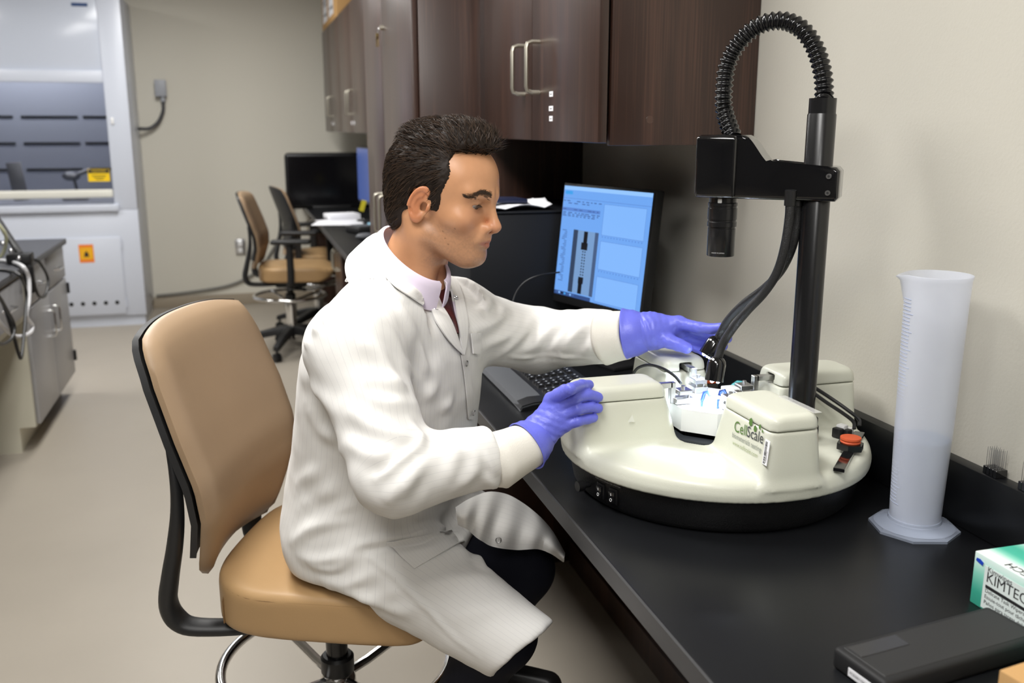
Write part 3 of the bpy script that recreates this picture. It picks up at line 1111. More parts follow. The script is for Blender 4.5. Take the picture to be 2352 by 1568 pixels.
# scraps of tape left on the shell
P('tape', (.9, .9, .88), .25, alpha=.28)
M = Matrix.Translation((-.1785, -.0505, .143)) @ Matrix.Rotation(R(86), 4, 'X')
obj('tape_residue', G().add([(-.006, -.004, 0), (.006, -.005, 0), (.004, .002, .0003), (.002, .008, 0)], [(0, 1, 2, 3)], M), P('tape_white', S(235, 236, 228), .4, alpha=.75), inst)
obj('tape_strip', G().rbox((.02, -.262, .1985), (.034, -.165, .1992), .0003, 1), 'tape', inst, rot=(0, 0, R(2)))

# camera pole with arm, lens, conduit and two gooseneck lamps
PX = np.array((.8975, 1.3475))
pl = local((PX[0], PX[1], ZB))
pole = obj('pole', G().tube([(pl.x, pl.y, .09), (pl.x, pl.y, .64), (pl.x, pl.y, .643), (pl.x, pl.y, .662)], [.0225, .0225, .0205, .0205], 40), 'black_satin', inst)
obj('pole_sleeve', G().tube([(pl.x, pl.y, .53), (pl.x, pl.y, .6655)], [.0212, .0212], 40), 'black_satin', pole)
g = G().lathe([(.031, .095), (.031, .122), (.029, .126), (.029, .137), (.024, .1375)], 40, Matrix.Translation((pl.x, pl.y, 0)))
obj('collar', g, 'black_plastic', pole)
# arm: profile in the vertical plane from the lens axis (u = 0) to the pole
dv = Vector((pl.x, pl.y, 0))
L_ = dv.length
du = dv.normalized()
ZA = 1.419 - ZB
prof = [(-.041, 0.004), (-.041, .0985), (-.037, .1035), (.03, .1035)] + [(.034 + .05 * t_, .1035 - .047 * (t_ * t_ * (3 - 2 * t_))) for t_ in np.linspace(0.05, 1, 14)] + [(.17, .0555), (.182, .0545), (.188, .048), (.188, .006), (.183, .0), (-.037, 0.0)]
bm = bmesh.new()
M = frame((0, 0, ZA), du, (0, 0, 1))
hw = .029
va = [bm.verts.new(M @ Vector((u_, z_, hw))) for u_, z_ in prof]
vb = [bm.verts.new(M @ Vector((u_, z_, -hw))) for u_, z_ in prof]
bm.faces.new(va)
bm.faces.new(vb[::-1])
n = len(prof)
for i in range(n):
    bm.faces.new((va[i], vb[i], vb[(i + 1) % n], va[(i + 1) % n]))
ed = [e for e in bm.edges if (e.verts[0] in va) == (e.verts[1] in va)]
bmesh.ops.bevel(bm, geom=ed, offset=.006, segments=3, profile=.5, affect='EDGES')
bmesh.ops.recalc_face_normals(bm, faces=bm.faces[:])
arm = obj('camera_arm', G().bm(bm), 'black_gloss', inst)
g = G().rbox((-.042, .001, -.036), (.026, .102, .036), .006, 3, M)
obj('camera_housing', g, 'black_gloss', arm)
for zz in (.014, .04):
    for side in (1,):
        obj('socket_screw', G().cyl((.172, zz, .0285), (.172, zz, .0315), .0042, n=16, M=M), 'steel', arm)
        obj('screw_socket', G().cyl((.172, zz, .0313), (.172, zz, .0318), .002, n=6, M=M), 'ink_black', arm)
# lens
Zl = ZA
g = G().lathe([(.0225, Zl - .099), (.0232, Zl - .098), (.0232, Zl - .052), (.0225, Zl - .0515), (.0225, Zl - .049), (.0245, Zl - .0485), (.0245, Zl - .041), (.0235, Zl - .040), (.0235, Zl - .037), (.0245, Zl - .0365), (.0245, Zl - .018), (.0235, Zl - .0175), (.0235, Zl - .014), (.0245, Zl - .0135), (.0245, Zl - .009), (.0225, Zl - .008), (.0225, Zl + .002)], 40)
lens = obj('lens', g, 'black_satin', arm)
obj('front_glass', G().lathe([(.02, Zl - .0992), (.0, Zl - .0985)], 32, cap=False), 'black_gloss', lens)
a = math.atan2(-CF[1], -CF[0]) - .45
M2 = Matrix.Rotation(a, 4, 'Z') @ Matrix.Translation((.0226, 0, Zl - .0045))
obj('maker_badge', G().rbox((-.0004, -.0035, -.0035), (.0008, .0035, .0035), .001, 2, M2), 'white_plastic', lens)
me = text_mesh('MADE IN JAPAN', .003)
me.transform(Matrix.Rotation(a + .1, 4, 'Z') @ Matrix.Translation((.0242, -.012, Zl - .0935)) @ Matrix.Rotation(PI / 2, 4, 'Y') @ Matrix.Rotation(PI / 2, 4, 'Z'))
obj('lettering', me, 'label_ink', lens)
# ribbed conduit looping from pole to camera
pp = [at(1885, 252, 1.51), at(1893, 225, 1.51), at(1890, 170, 1.51), at(1872, 110, 1.515), at(1840, 66, 1.52), at(1797, 48, 1.535), at(1745, 58, 1.55), at(1700, 95, 1.565), at(1672, 145, 1.58), at(1663, 200, 1.585), at(1664, 255, 1.59), at(1670, 312, 1.585)]
pp[0] = np.array((PX[0], PX[1], ZB + .655))
pp[-1] = IC + np.array((0.012, -.002, ZA + .098))
path = np.array(spline([p_ - IC for p_ in pp], 40))
seg = np.linalg.norm(np.diff(path, axis=0), axis=1)
s_ = np.concatenate([[0], np.cumsum(seg)])
tot = s_[-1]
pitch_ = .0098
m = int(tot / pitch_ * 6)
ss = np.linspace(0, tot, m)
path = np.stack([np.interp(ss, s_, path[:, i]) for i in range(3)], 1)
radii = .0135 + .0021 * np.cos(2 * PI * ss / pitch_)
obj('ribbed_conduit', G().tube([tuple(p_) for p_ in path], list(radii), 16), P('rubber_gloss', (.008, .008, .009), .16, spec=.6), inst, sharp=80)
# goosenecks
LED = P('led', (1, 1, 1), .3, emit=((.82, .9, 1), 60))
necks = [
    ([(1829, 455, 1.53), (1832, 490, 1.54), (1822, 560, 1.55), (1795, 620, 1.58), (1755, 662, 1.62), (1705, 700, 1.66), (1672, 735, 1.69), (1655, 765, 1.705), (1647, 780, 1.71)], (1634, 800, 1.712), .0072, (1620, 812)),
    ([(1815, 455, 1.515), (1813, 500, 1.52), (1803, 565, 1.53), (1785, 625, 1.545), (1755, 672, 1.565), (1715, 715, 1.59), (1682, 755, 1.615), (1660, 790, 1.63), (1648, 825, 1.635)], (1640, 872, 1.637), .0075, None)]
for k, (pts, end, rr, _) in enumerate(necks):
    pp = [at(*q) - IC for q in pts]
    gn = obj('gooseneck', G().tube(spline(pp, 8), rr, 12), P('neck_black', (.014, .014, .015), .35, bump=(900, .5)), inst)
    obj('ferrule', G().tube([tuple(pp[0] + np.array((0, 0, .012))), tuple(pp[0] - np.array((0, 0, .012)))], .0092, 14), 'black_plastic', gn)
    a_, b_ = pp[-1], at(*end) - IC
    d_ = (b_ - a_) / np.linalg.norm(b_ - a_)
    Ln = (.026, .030)[k]
    q0 = a_ - d_ * .004
    g = G().tube([tuple(q0), tuple(q0 + d_ * .001), tuple(q0 + d_ * .006), tuple(q0 + d_ * .012), tuple(q0 + d_ * (.012 + Ln))], [.007, .0105, .0145, .0162, .0162], 28)
    hd = obj('lamp_head', g, 'black_gloss', gn)
    tip = q0 + d_ * (.0122 + Ln)
    side = np.cross(d_, (0, 0, 1.0))
    side /= np.linalg.norm(side)
    fwd = np.cross(d_, side)
    for sgn in ((-.5, .45), (.5, .45), (0, -.6)):
        c_ = tip + (side * sgn[0] + fwd * sgn[1]) * .0105
        obj('led', G().sphere(tuple(c_), .0034, 10, 6), LED, hd)
    ld = bpy.data.lights.new('lamp_beam', 'SPOT')
    ld.energy = (2.8, 3.4)[k]
    ld.color = (.72, .84, 1)
    ld.spot_size = R((95, 120)[k])
    ld.spot_blend = .6
    ld.shadow_soft_size = .012
    lo = bpy.data.objects.new('lamp_beam', ld)
    COL.objects.link(lo)
    lo.parent = hd
    lo.location = tuple(tip + d_ * .006)
    lo.rotation_euler = Vector(d_).to_track_quat('-Z', 'Y').to_euler()
# cables on the instrument
for pts in ([(1868, 888, 1.62), (1905, 912, 1.62), (1945, 940, 1.61), (1972, 962, 1.605), (1974, 978, 1.60)], [(1868, 902, 1.60), (1900, 925, 1.6), (1935, 948, 1.6), (1960, 968, 1.6), (1962, 985, 1.595)]):
    obj('cable', G().tube(spline([at(*q) - IC for q in pts], 6), .0032, 8), 'black_plastic', inst)
obj('sensor_cable', G().tube(spline([at(*q) - IC for q in [(1452, 862, 1.79), (1465, 845, 1.78), (1490, 838, 1.765), (1520, 845, 1.745), (1548, 862, 1.72), (1564, 880, 1.70)]], 6), .0028, 8), 'black_plastic', inst)

# loose pieces on the rim
zr = ZB + .0972
P('orange_rubber', S(205, 88, 48), .6)
a_, b_ = on(1974, 998, 2, zr), on(1926, 1084, 2, zr)
yw = math.atan2(b_[1] - a_[1], b_[0] - a_[0])
c_ = (a_ + b_) / 2
t = thing('gauge_block', 'black slide bar with hexagonal block and orange disc on the instrument rim', 'gauge', (c_[0], c_[1], zr), yw)
Lb = np.linalg.norm(b_ - a_)
obj('slide_bar', G().rbox((-Lb / 2, -.0085, 0), (Lb / 2, .0085, .006), .0008, 1), 'black_gloss', t)
g = G().prism([(.0205 * math.cos(PI / 3 * i), .0225 * math.sin(PI / 3 * i)) for i in range(6)], .006, .0165)
obj('hex_block', g, 'black_satin', t, smooth=False)
obj('orange_disc', G().lathe([(.015, .0165), (.0165, .019), (.015, .021), (.0168, .0235), (.0165, .0265), (.0, .0268)], 28), 'orange_rubber', t)
c_ = on(1932, 1000, 2, zr)
t = thing('spring_clip', 'small white and black clip beside the orange disc on the instrument rim', 'clip', tuple(c_), R(20))
obj('white_arm', G().rbox((-.006, -.008, .0), (.026, .004, .012), .002).rbox((-.006, -.008, .009), (.008, .008, .02), .002), 'white_plastic', t)
obj('black_jaw', G().rbox((-.02, -.010, 0), (-.007, .006, .017), .002).rbox((-.008, -.018, .002), (.006, -.008, .015), .002), 'black_plastic', t)
c_ = on(1629, 886, 2, zr)
t = thing('gauge_block', 'orange disc on a black block behind the lit bath, on the far rim', 'gauge', tuple(c_))
obj('hex_block', G().prism([(.02 * math.cos(PI / 3 * i), .02 * math.sin(PI / 3 * i)) for i in range(6)], 0, .009), 'black_satin', t, smooth=False)
obj('orange_disc', G().lathe([(.015, .009), (.0168, .013), (.0165, .019), (.0, .0195)], 28), 'orange_rubber', t)

# ------------------------------------------------------------------ chairs
P('tan_leather', S(174, 141, 100), .42, spec=.4, bump=(350, .08, 3), var=(5, .04))
P('tan_leather_back', S(160, 135, 108), .45, spec=.35, bump=(350, .06, 3), var=(4, .04))
P('tan_seam', S(120, 90, 55), .6)
P('chair_black', (.018, .018, .019), .45, spec=.45)
_cush = {}


def make_chair(label, loc, rotz, dz=0.0, arms=False, group='lab chairs', base_rot=0.0, ring=True):
    t = thing('lab_chair', label, 'chair', (loc[0], loc[1], 0), rotz, group)
    z0 = .60 + dz
    # seat cushion
    if 'seat' not in _cush:
        lo, hi, h_ = (-.215, -.27, -.036), (.345, .27, .115), .006
        X, Y, Z = grid(lo, hi, h_)
        hx_ = .236 - .012 * np.clip((Z - .045) / .05, 0, 1)
        u, v = (X - .062) / .254, Y / .248
        crown = .092 - .010 * u * u - .012 * v ** 2 - .028 * sstep(.55, 1.05, u) + .012 * sstep(-.5, -1, u)
        bot = -.018 + .034 * sstep(.6, 1.0, u)
        a = (np.abs(X - .062) ** 4 / (.254 ** 4) + np.abs(Y) ** 4 / (.248 ** 4)) ** .25 - 1
        f = smax(smax(a * .25, Z - crown, .022), bot - Z, .018)
        Vs, Fs = surface_nets(f, lo, h_)
        Vs = smooth_mesh(Vs, Fs, 3, .5)
        _cush['seat'] = np_mesh('seat_cushion', Vs, Fs)
    seat = obj('seat_cushion', _cush['seat'], 'tan_leather', t, loc=(0, 0, z0))
    if 'seam' not in _cush:
        pts = []
        for a in np.linspace(0, 2 * PI, 120, endpoint=False):
            c, s_ = math.cos(a), math.sin(a)
            k = (abs(c) ** 4 + abs(s_) ** 4) ** -.25
            x_, y_ = .062 + .251 * k * c, .245 * k * s_
            u = (x_ - .062) / .254
            cr = .092 - .010 * u * u - .012 * (y_ / .248) ** 2 - .028 * float(sstep(.55, 1.05, u)) + .012 * float(sstep(-.5, -1, u))
            pts.append((x_, y_, cr - .014))
        _cush['seam'] = G().tube(pts, .0016, 6, True).mesh('seam')
        g = G()
        for sx, sy in ((-1, -1), (1, -1), (-1, 1), (1, 1)):
            k = .5 ** .5 * 2 ** .25
            g.tube([(.062 + sx * .254 * .845, sy * .248 * .845, .0 + (.016 if sx > 0 else -.018) + .012), (.062 + sx * .254 * .845, sy * .248 * .845, .04), (.062 + sx * .249 * .84, sy * .243 * .84, .066)], .0015, 6)
        _cush['cseam'] = g.mesh('corner_seam')
    obj('seam', _cush['seam'], 'tan_seam', seat)
    obj('corner_seam', _cush['cseam'], 'tan_seam', seat)
    obj('seat_pan', G().rbox((-.12, -.17, z0 - .034), (.19, .17, z0 - .005), .008).rbox((-.09, -.09, z0 - .075), (.12, .09, z0 - .03), .015), 'chair_black', t)
    # backrest
    nz, nv = 26, 21
    zz = np.linspace(0, 1, nz)
    zs = np.array((0, .12, .28, .42, .6, .8, 1.0))
    px_ = np.array((-.235, -.215, -.192, -.193, -.222, -.258, -.292))
    hwv = np.array((.180, .205, .235, .250, .253, .243, .220))

    def back_surface(off, shrink, bulge):
        gr = []
        for i, s_ in enumerate(zz):
            row = []
            w_ = np.interp(s_, zs, hwv) - shrink
            if s_ > .9:
                w_ *= math.sqrt(max(0, 1 - ((s_ - .9) / .115) ** 2)) * .12 + .88
            if s_ < .08:
                w_ *= .86 + .14 * math.sqrt(1 - ((.08 - s_) / .081) ** 2)
            for j in range(nv):
                q = -1 + 2 * j / (nv - 1)
                x_ = np.interp(s_, zs, px_)
                edge = min(1 - abs(q), s_ * 2.2, (1 - s_) * 2.2)
                b_ = bulge * (1 - math.exp(-max(edge, 0) * 14))
                z_ = .668 + dz + (s_ * .505) * (1 if True else 0)
                z_ -= .018 * (s_ > .85) * abs(q) ** 3 * (s_ - .85) / .15
                row.append((x_ + .030 * q * q + off + b_, q * w_, z_ + (shrink * .6 if s_ < .5 else -shrink * .6) * 0))
            gr.append(row)
        return gr
    fr = back_surface(.0, .004, .022)
    bk = back_surface(-.012, .004, 0)
    g = G()
    vs_ = [p for r_ in fr for p in r_] + [p for r_ in bk for p in r_]
    n_ = nz * nv
    fs_ = []
    for i in range(nz - 1):
        for j in range(nv - 1):
            a = i * nv + j
            fs_.append((a, a + 1, a + nv + 1, a + nv))
            fs_.append((n_ + a, n_ + a + nv, n_ + a + nv + 1, n_ + a + 1))
    ed = [j for j in range(nv)] + [i * nv + nv - 1 for i in range(1, nz)] + [(nz - 1) * nv + j for j in range(nv - 2, -1, -1)] + [i * nv for i in range(nz - 2, 0, -1)]
    for k in range(len(ed)):
        a, b = ed[k], ed[(k + 1) % len(ed)]
        fs_.append((b, a, n_ + a, n_ + b))
    g.add(vs_, fs_)
    obj('backrest_cushion', g, 'tan_leather_back', t, sharp=60)
    g = G()
    sh = np.array(back_surface(-.020, -.007, -.004))
    sh = sh[3:]
    g.sheet(sh, .012)
    obj('backrest_shell', g, 'chair_black', t, sharp=50)
    # frame: a flat bar on each side, under the seat and up the back
    for s_ in (-1, 1):
        y_ = s_ * .19
        pth = spline([(.02, y_ * .5, z0 - .03), (-.10, y_ * .82, z0 - .035), (-.215, y_, z0 - .030), (-.255, y_ * 1.04, z0 - .012), (-.266, y_ * 1.09, z0 + .03), (-.252, y_ * 1.14, z0 + .09), (-.233, y_ * 1.18, z0 + .16), (-.219, y_ * 1.215, z0 + .23), (-.216, y_ * 1.235, z0 + .30), (-.226, y_ * 1.235, z0 + .36)], 5)
        rad = list(np.interp(np.linspace(0, 1, len(pth)), (0, .2, .35, .5, .7, .9, 1), (.022, .025, .030, .029, .024, .016, .006)))
        obj('back_frame', G().tube(pth, rad, 12, flat=.62), 'chair_black', t, sharp=60)
    if arms:
        for s_ in (-1, 1):
            ar = obj('armrest', G().rbox((-.08, s_ * .27 - .042, z0 + .245), (.18, s_ * .27 + .042, z0 + .275), .013, 3), 'chair_black', t)
            obj('arm_post', G().tube(spline([(.02, s_ * .14, z0 - .03), (.03, s_ * .25, z0 - .025), (.04, s_ * .272, z0 + .02), (.04, s_ * .272, z0 + .25)], 5), .024, 10, flat=.7), 'chair_black', ar)
    # column, lever, hub
    obj('gas_column', G().tube([(0, 0, .26), (0, 0, z0 - .06)], .0235, 20), 'black_satin', t)
    g = G().rbox((-.03, -.10, z0 - .088), (.055, -.03, z0 - .075), .006, 2, Matrix.Rotation(R(8), 4, 'Y')).tube(spline([(.05, -.03, z0 - .07), (.09, -.06, z0 - .06), (.075, -.10, z0 - .08)], 5), .009, 8)
    lv = obj('lever', g, 'chair_black', t)
    obj('lever_icon', G().box((-.0, -.1012, z0 - .086), (.02, -.0995, z0 - .079)).sphere((.026, -.1, z0 - .082), (.004, .0012, .004), 10, 6), P('icon_grey', S(150, 155, 165), .6), lv)
    obj('hub_collar', G().lathe([(.034, .372), (.036, .376), (.036, .408), (.031, .414), (.024, .4145)], 32), 'black_plastic', t)
    obj('hub_cone', G().lathe([(.030, .15), (.034, .20), (.040, .33), (.0385, .362), (.034, .372)], 32), 'chrome', t)
    if ring:
        RR = .245
        zr_ = .40
        fr_ = obj('foot_ring', G().tube([(RR * math.cos(a), RR * math.sin(a), zr_) for a in np.linspace(0, 2 * PI, 72, endpoint=False)], .0115, 12, True), 'chrome', t)
        for k in range(4):
            a = R(17) - rotz + k * PI / 2 + R(13)
            obj('ring_spoke', G().tube([(.036 * math.cos(a), .036 * math.sin(a), zr_ - .04), (.08 * math.cos(a), .08 * math.sin(a), zr_ - .035), (RR * math.cos(a), RR * math.sin(a), zr_ + .002)], .0105, 10), 'chrome', fr_)
    # five-star base
    for k in range(5):
        a = base_rot - rotz + k * 2 * PI / 5
        c, s_ = math.cos(a), math.sin(a)
        rings = []
        for r_, zc, w_, h2 in ((.02, .15, .028, .045), (.10, .148, .026, .04), (.22, .125, .024, .033), (.33, .095, .021, .026), (.345, .092, .016, .02)):
            rings.append([(r_ * c - q * w_ * s_, r_ * s_ + q * w_ * c, zc + m_ * h2) for q, m_ in ((-1, -.6), (1, -.6), (1, .5), (.7, .8), (-.7, .8), (-1, .5))])
        lg = obj('base_leg', G().ring_loft(rings), 'chair_black', t)
        cst = G()
        cx_, cy_ = .325 * c, .325 * s_
        b_ = a + .9
        for q in (-1, 1):
            o_ = Vector((cx_ - q * .014 * math.sin(b_), cy_ + q * .014 * math.cos(b_), .03))
            ax = Vector((-math.sin(b_), math.cos(b_), 0)) * .009
            cst.tube([tuple(o_ - ax), tuple(o_ - ax * .7), tuple(o_ + ax * .7), tuple(o_ + ax)], [.024, .03, .03, .024], 22)
        cst.tube([(cx_, cy_, .03), (cx_, cy_, .09)], .009, 8)
        obj('caster', cst, 'black_plastic', lg)
    return t


make_chair('tan leather lab chair the person sits on, chrome foot ring below', (.14, 1.886), R(-23.1), 0, False, base_rot=R(52))
make_chair('tan chair with black armrests standing free by the far worktop, nearer of two', (.285, 6.62), R(-9), -.06, True, base_rot=R(-40))
make_chair('tan chair seen from its dark back, farther of the two by the far worktop', (.52, 7.25), R(8), -.06, True, base_rot=R(10))

# ------------------------------------------------------------------ the person
def seg_t(X, Y, Z, a, b):
    ab = [float(b[i] - a[i]) for i in range(3)]
    L2 = ab[0] ** 2 + ab[1] ** 2 + ab[2] ** 2 + 1e-12
    t = ((X - a[0]) * ab[0] + (Y - a[1]) * ab[1] + (Z - a[2]) * ab[2]) / L2
    t = np.clip(t, 0, 1)
    dx, dy, dz = X - a[0] - t * ab[0], Y - a[1] - t * ab[1], Z - a[2] - t * ab[2]
    return t, np.sqrt(dx * dx + dy * dy + dz * dz)


def rcone(X, Y, Z, a, b, ra, rb):
    t, d = seg_t(X, Y, Z, a, b)
    return d - (ra + (rb - ra) * t)


def ell(X, Y, Z, c, r):
    x, y, z = (X - c[0]) / r[0], (Y - c[1]) / r[1], (Z - c[2]) / r[2]
    k0 = np.sqrt(x * x + y * y + z * z)
    k1 = np.sqrt((x / r[0]) ** 2 + (y / r[1]) ** 2 + (z / r[2]) ** 2) + 1e-9
    return k0 * (k0 - 1) / k1


def vnoise(Pn, scale, seed=0, octaves=2):
    """cheap value noise on points, -1..1"""
    out = np.zeros(len(Pn))
    amp, tot = 1.0, 0.0
    for o in range(octaves):
        q = Pn * scale * (2 ** o) + seed * 17.3 + 100
        i = np.floor(q).astype(np.int64)
        f_ = q - i
        f_ = f_ * f_ * (3 - 2 * f_)
        acc = 0
        for dx in (0, 1):
            for dy in (0, 1):
                for dz in (0, 1):
                    hsh = (i[:, 0] + dx) * 374761393 + (i[:, 1] + dy) * 668265263 + (i[:, 2] + dz) * 2147483647 + (seed + o) * 1274126177
                    hsh = (hsh ^ (hsh >> 13)) * 1103515245
                    v = ((hsh ^ (hsh >> 16)) & 0xffff) / 32767.5 - 1
                    wgt = (f_[:, 0] if dx else 1 - f_[:, 0]) * (f_[:, 1] if dy else 1 - f_[:, 1]) * (f_[:, 2] if dz else 1 - f_[:, 2])
                    acc = acc + v * wgt
        out += acc * amp
        tot += amp
        amp *= .5
    return out / tot


PHI = R(-40)
FWD = np.array((math.cos(PHI), math.sin(PHI), 0))
LFT = np.array((-math.sin(PHI), math.cos(PHI), 0))
FOOT = np.array((.25, 1.72, .42))
person = thing('person', 'person in white lab coat and blue gloves seated at the test instrument', 'person', tuple(FOOT))


def pobj(name, V, F, mat, parent=None, sharp=None):
    """V in world space; child of the person"""
    me = np_mesh(name, np.asarray(V) - FOOT, F, sharp)
    return obj(name, me, mat, parent or person)


# ---- head -----------------------------------------------------------------
HPHI = R(-38)
HP = R(12)                                   # head bowed
hf = np.array((math.cos(HPHI), math.sin(HPHI), 0))
hl = np.array((-math.sin(HPHI), math.cos(HPHI), 0))
hx = hf * math.cos(HP) + np.array((0, 0, -math.sin(HP)))
hz = hf * math.sin(HP) + np.array((0, 0, math.cos(HP)))
HS = .985
HO = at(1014, 468, 1.70)


def h2w(p):
    p = np.asarray(p, float)
    return HO + HS * (p[..., 0:1] * hx + p[..., 1:2] * hl + p[..., 2:3] * hz)


EYE = np.array((.0745, .0320, .0205))


def head_sdf(X, Y, Z):
    Ya = np.abs(Y)
    f = ell(X, Y, Z, (-.007, 0, .045), (.096, .0765, .086))
    f = smin(f, ell(X, Y, Z, (.040, 0, .058), (.0535, .060, .052)), .03)
    f = smin(f, ell(X, Ya, Z, (.046, 0, -.016), (.046, .057, .058)), .03)
    f = smin(f, ell(X, Ya, Z, (.054, 0, -.058), (.043, .043, .045)), .025)
    f = smin(f, rcone(X, Ya, Z, (.008, .0505, -.056), (.074, .021, -.088), .015, .0165), .03)
    f = smin(f, ell(X, Ya, Z, (.0835, 0, -.0865), (.0155, .0195, .0155)), .02)
    f = smin(f, ell(X, Ya, Z, (.060, .0475, -.010), (.022, .0165, .016)), .025)
    f = smin(f, rcone(X, Ya, Z, (.0915, .010, .0365), (.072, .047, .0410), .0108, .0095), .018)
    # sockets, then nose and mouth
    f = smax(f, -ell(X, Ya, Z, (.0975, .0320, .0195), (.0155, .0175, .0095)), .012)
    f = smin(f, rcone(X, Ya, Z, (.0925, 0, .0265), (.1085, 0, -.006), .0075, .0085), .013)
    f = smin(f, ell(X, Ya, Z, (.1125, 0, -.0165), (.0118, .0115, .0105)), .008)
    f = smin(f, ell(X, Ya, Z, (.1005, .0128, -.0215), (.0105, .0072, .0085)), .006)
    f = smin(f, rcone(X, Ya, Z, (.1135, 0, -.024), (.0985, 0, -.030), .0052, .0055), .006)
    f = smin(f, ell(X, Ya, Z, (.086, 0, -.044), (.0195, .029, .021)), .014)
    f = smin(f, rcone(X, Ya, Z, (.1035, 0, -.0455), (.0860, .0250, -.0512), .0056, .0028), .005)
    f = smin(f, rcone(X, Ya, Z, (.1015, 0, -.0572), (.0860, .0230, -.0530), .0066, .0028), .005)
    f = smax(f, -rcone(X, Ya, Z, (.1095, 0, -.0512), (.0885, .0270, -.0520), .0014, .0011), .0025)
    f = smax(f, -ell(X, Ya, Z, (.1075, .0065, -.0275), (.006, .003, .0028)), .002)
    f = smax(f, -rcone(X, Ya, Z, (.1030, .0235, -.018), (.0905, .0355, -.046), .0012, .0010), .009)
    # lids over the eyeballs, gaze lowered
    ey = np.sqrt((X - EYE[0]) ** 2 + (Ya - EYE[1]) ** 2 + (Z - EYE[2]) ** 2)
    up = np.maximum(ey - .0143, -(Z - (EYE[2] + .0014) + (X - .086) * .25 + (Ya - .032) ** 2 * 22))
    lo_ = np.maximum(ey - .0138, (Z - (EYE[2] - .0070) - (Ya - .032) ** 2 * 14))
    f = smin(f, up, .003)
    f = smin(f, lo_, .003)
    # neck
    f = smin(f, rcone(X, Y, Z, (-.018, 0, -.045), (-.055, 0, -.20), .052, .060), .028)
    f = smin(f, rcone(X, Ya, Z, (-.028, .052, -.03), (.015, .018, -.19), .014, .014), .03)
    # ears
    ex, ez = X + .004, Z - .004
    c_, s_ = math.cos(R(14)), math.sin(R(14))
    eu = ex * c_ - ez * s_                    # forward in the ear plane
    ew = ex * s_ + ez * c_                    # up in the ear plane
    en = Ya - (.0735 + .0105 * sstep(.012, -.024, eu))
    rr_ = np.sqrt((eu / .0185) ** 2 + (ew / .0325) ** 2)
    disc = smax(np.abs(en + .001) - .0026, (rr_ - 1) * .018, .004)
    rim = np.sqrt(((rr_ - .90) * .0195) ** 2 + (en - .0042) ** 2) - .0036
    rim = smax(rim, (eu - .010), .004)
    rim = np.where(ew < -.012, rim + .002, rim)
    lobe = ell(eu, en, ew, (.003, .001, -.0275), (.0095, .0042, .0105))
    anti = np.sqrt(((rr_ - .52) * .0195) ** 2 + (en - .0022) ** 2) - .0030
    anti = smax(anti, eu - .001, .003)
    trag = ell(eu, en, ew, (.0135, .002, -.002), (.0045, .0045, .0075))
    ear = smin(smin(smin(smin(disc, rim, .003), lobe, .005), anti, .003), trag, .004)
    ear = smax(ear, -ell(eu, en, ew, (.006, .0030, -.003), (.0070, .0085, .0100)), .003)
    f = smin(f, ear, .0035)
    return f


lo, hi, h_ = (-.115, -.096, -.205), (.132, .096, .140), .0020
X, Y, Z = grid(lo, hi, h_)
f = head_sdf(X, Y, Z)
V, F = surface_nets(f, lo, h_)
V = smooth_mesh(V, F, 2, .4)
N = vnormals(V, F)
x, y, z = V[:, 0], np.abs(V[:, 1]), V[:, 2]
skin = np.array(S(214, 158, 118))
C_ = np.tile(skin, (len(V), 1))


def blend(C0, mask, col, amt):
    m = (np.clip(mask, 0, 1) * amt)[:, None]
    return C0 * (1 - m) + np.array(col)[None] * m


nz_ = vnoise(V, 70, 3, 3)
C_ = C_ * (1 + .05 * nz_[:, None])
C_ = blend(C_, np.exp(-(((x - .11) / .014) ** 2 + (y / .016) ** 2 + ((z + .018) / .014) ** 2)), S(205, 128, 100), .6)
C_ = blend(C_, np.exp(-(((x - .075) / .02) ** 2 + ((y - .043) / .02) ** 2 + ((z + .016) / .02) ** 2)), S(206, 134, 104), .45)
ear_m = sstep(.0735, .079, y) * sstep(.03, .015, np.abs(x + .004)) * sstep(-.05, -.03, z)
C_ = blend(C_, ear_m, S(206, 122, 82), .6)
# beard shadow on jaw, chin and upper lip
sh = sstep(-.016, -.045, z + .30 * (x - .06)) * sstep(-.012, .02, x) * (1 - sstep(-.105, -.13, z) * .7)
sh = np.maximum(sh, np.exp(-(((x - .098) / .012) ** 2 + (y / .024) ** 2 + ((z + .037) / .008) ** 2)))
speck = .75 + .25 * vnoise(V, 420, 5, 1)
C_ = blend(C_, sh * speck, S(118, 94, 78), .5)
# lips
lipu = np.minimum(np.abs(z + .0455 + .006 * (y / .0225)), np.abs(z + .0575 - .004 * (y / .0205)))
lip = sstep(.0062, .0035, np.abs(z + .0515)) * 0
lz = z + .0515
lip = sstep(.0285, .018, y) * sstep(.085, .09, x) * np.where(lz > 0, sstep(.0088 - .0062 * (y / .024), .0068 - .0062 * (y / .024), lz), sstep(.0110 - .0070 * (y / .022), .0085 - .0070 * (y / .022), -lz))
C_ = blend(C_, lip, S(176, 104, 88), .75)
C_ = blend(C_, np.exp(-(((x - .08) / .02) ** 2 + ((y - .030) / .018) ** 2 + ((z - .008) / .008) ** 2)), S(172, 112, 88), .45)
# moles
for mx, mz in ((.045, -.052), (.038, -.040), (.052, -.062), (.062, -.028)):
    C_ = blend(C_, np.exp(-(((x - mx) / .0012) ** 2 + ((z - mz) / .0012) ** 2)) * (V[:, 1] < 0), S(90, 60, 48), .8)
P('skin', (1, 1, 1), .37, spec=.45, attr='tint', bump=(900, .10, 2), sss=.0)
V = V.copy()
V[:, 2] = np.where(V[:, 2] < .012, .012 + (V[:, 2] - .012) * .93, V[:, 2])
me = np_mesh('body', h2w(V) - FOOT, F)
color_attr(me, 'tint', C_)
body = obj('body', me, 'skin', person)
HEADV = V
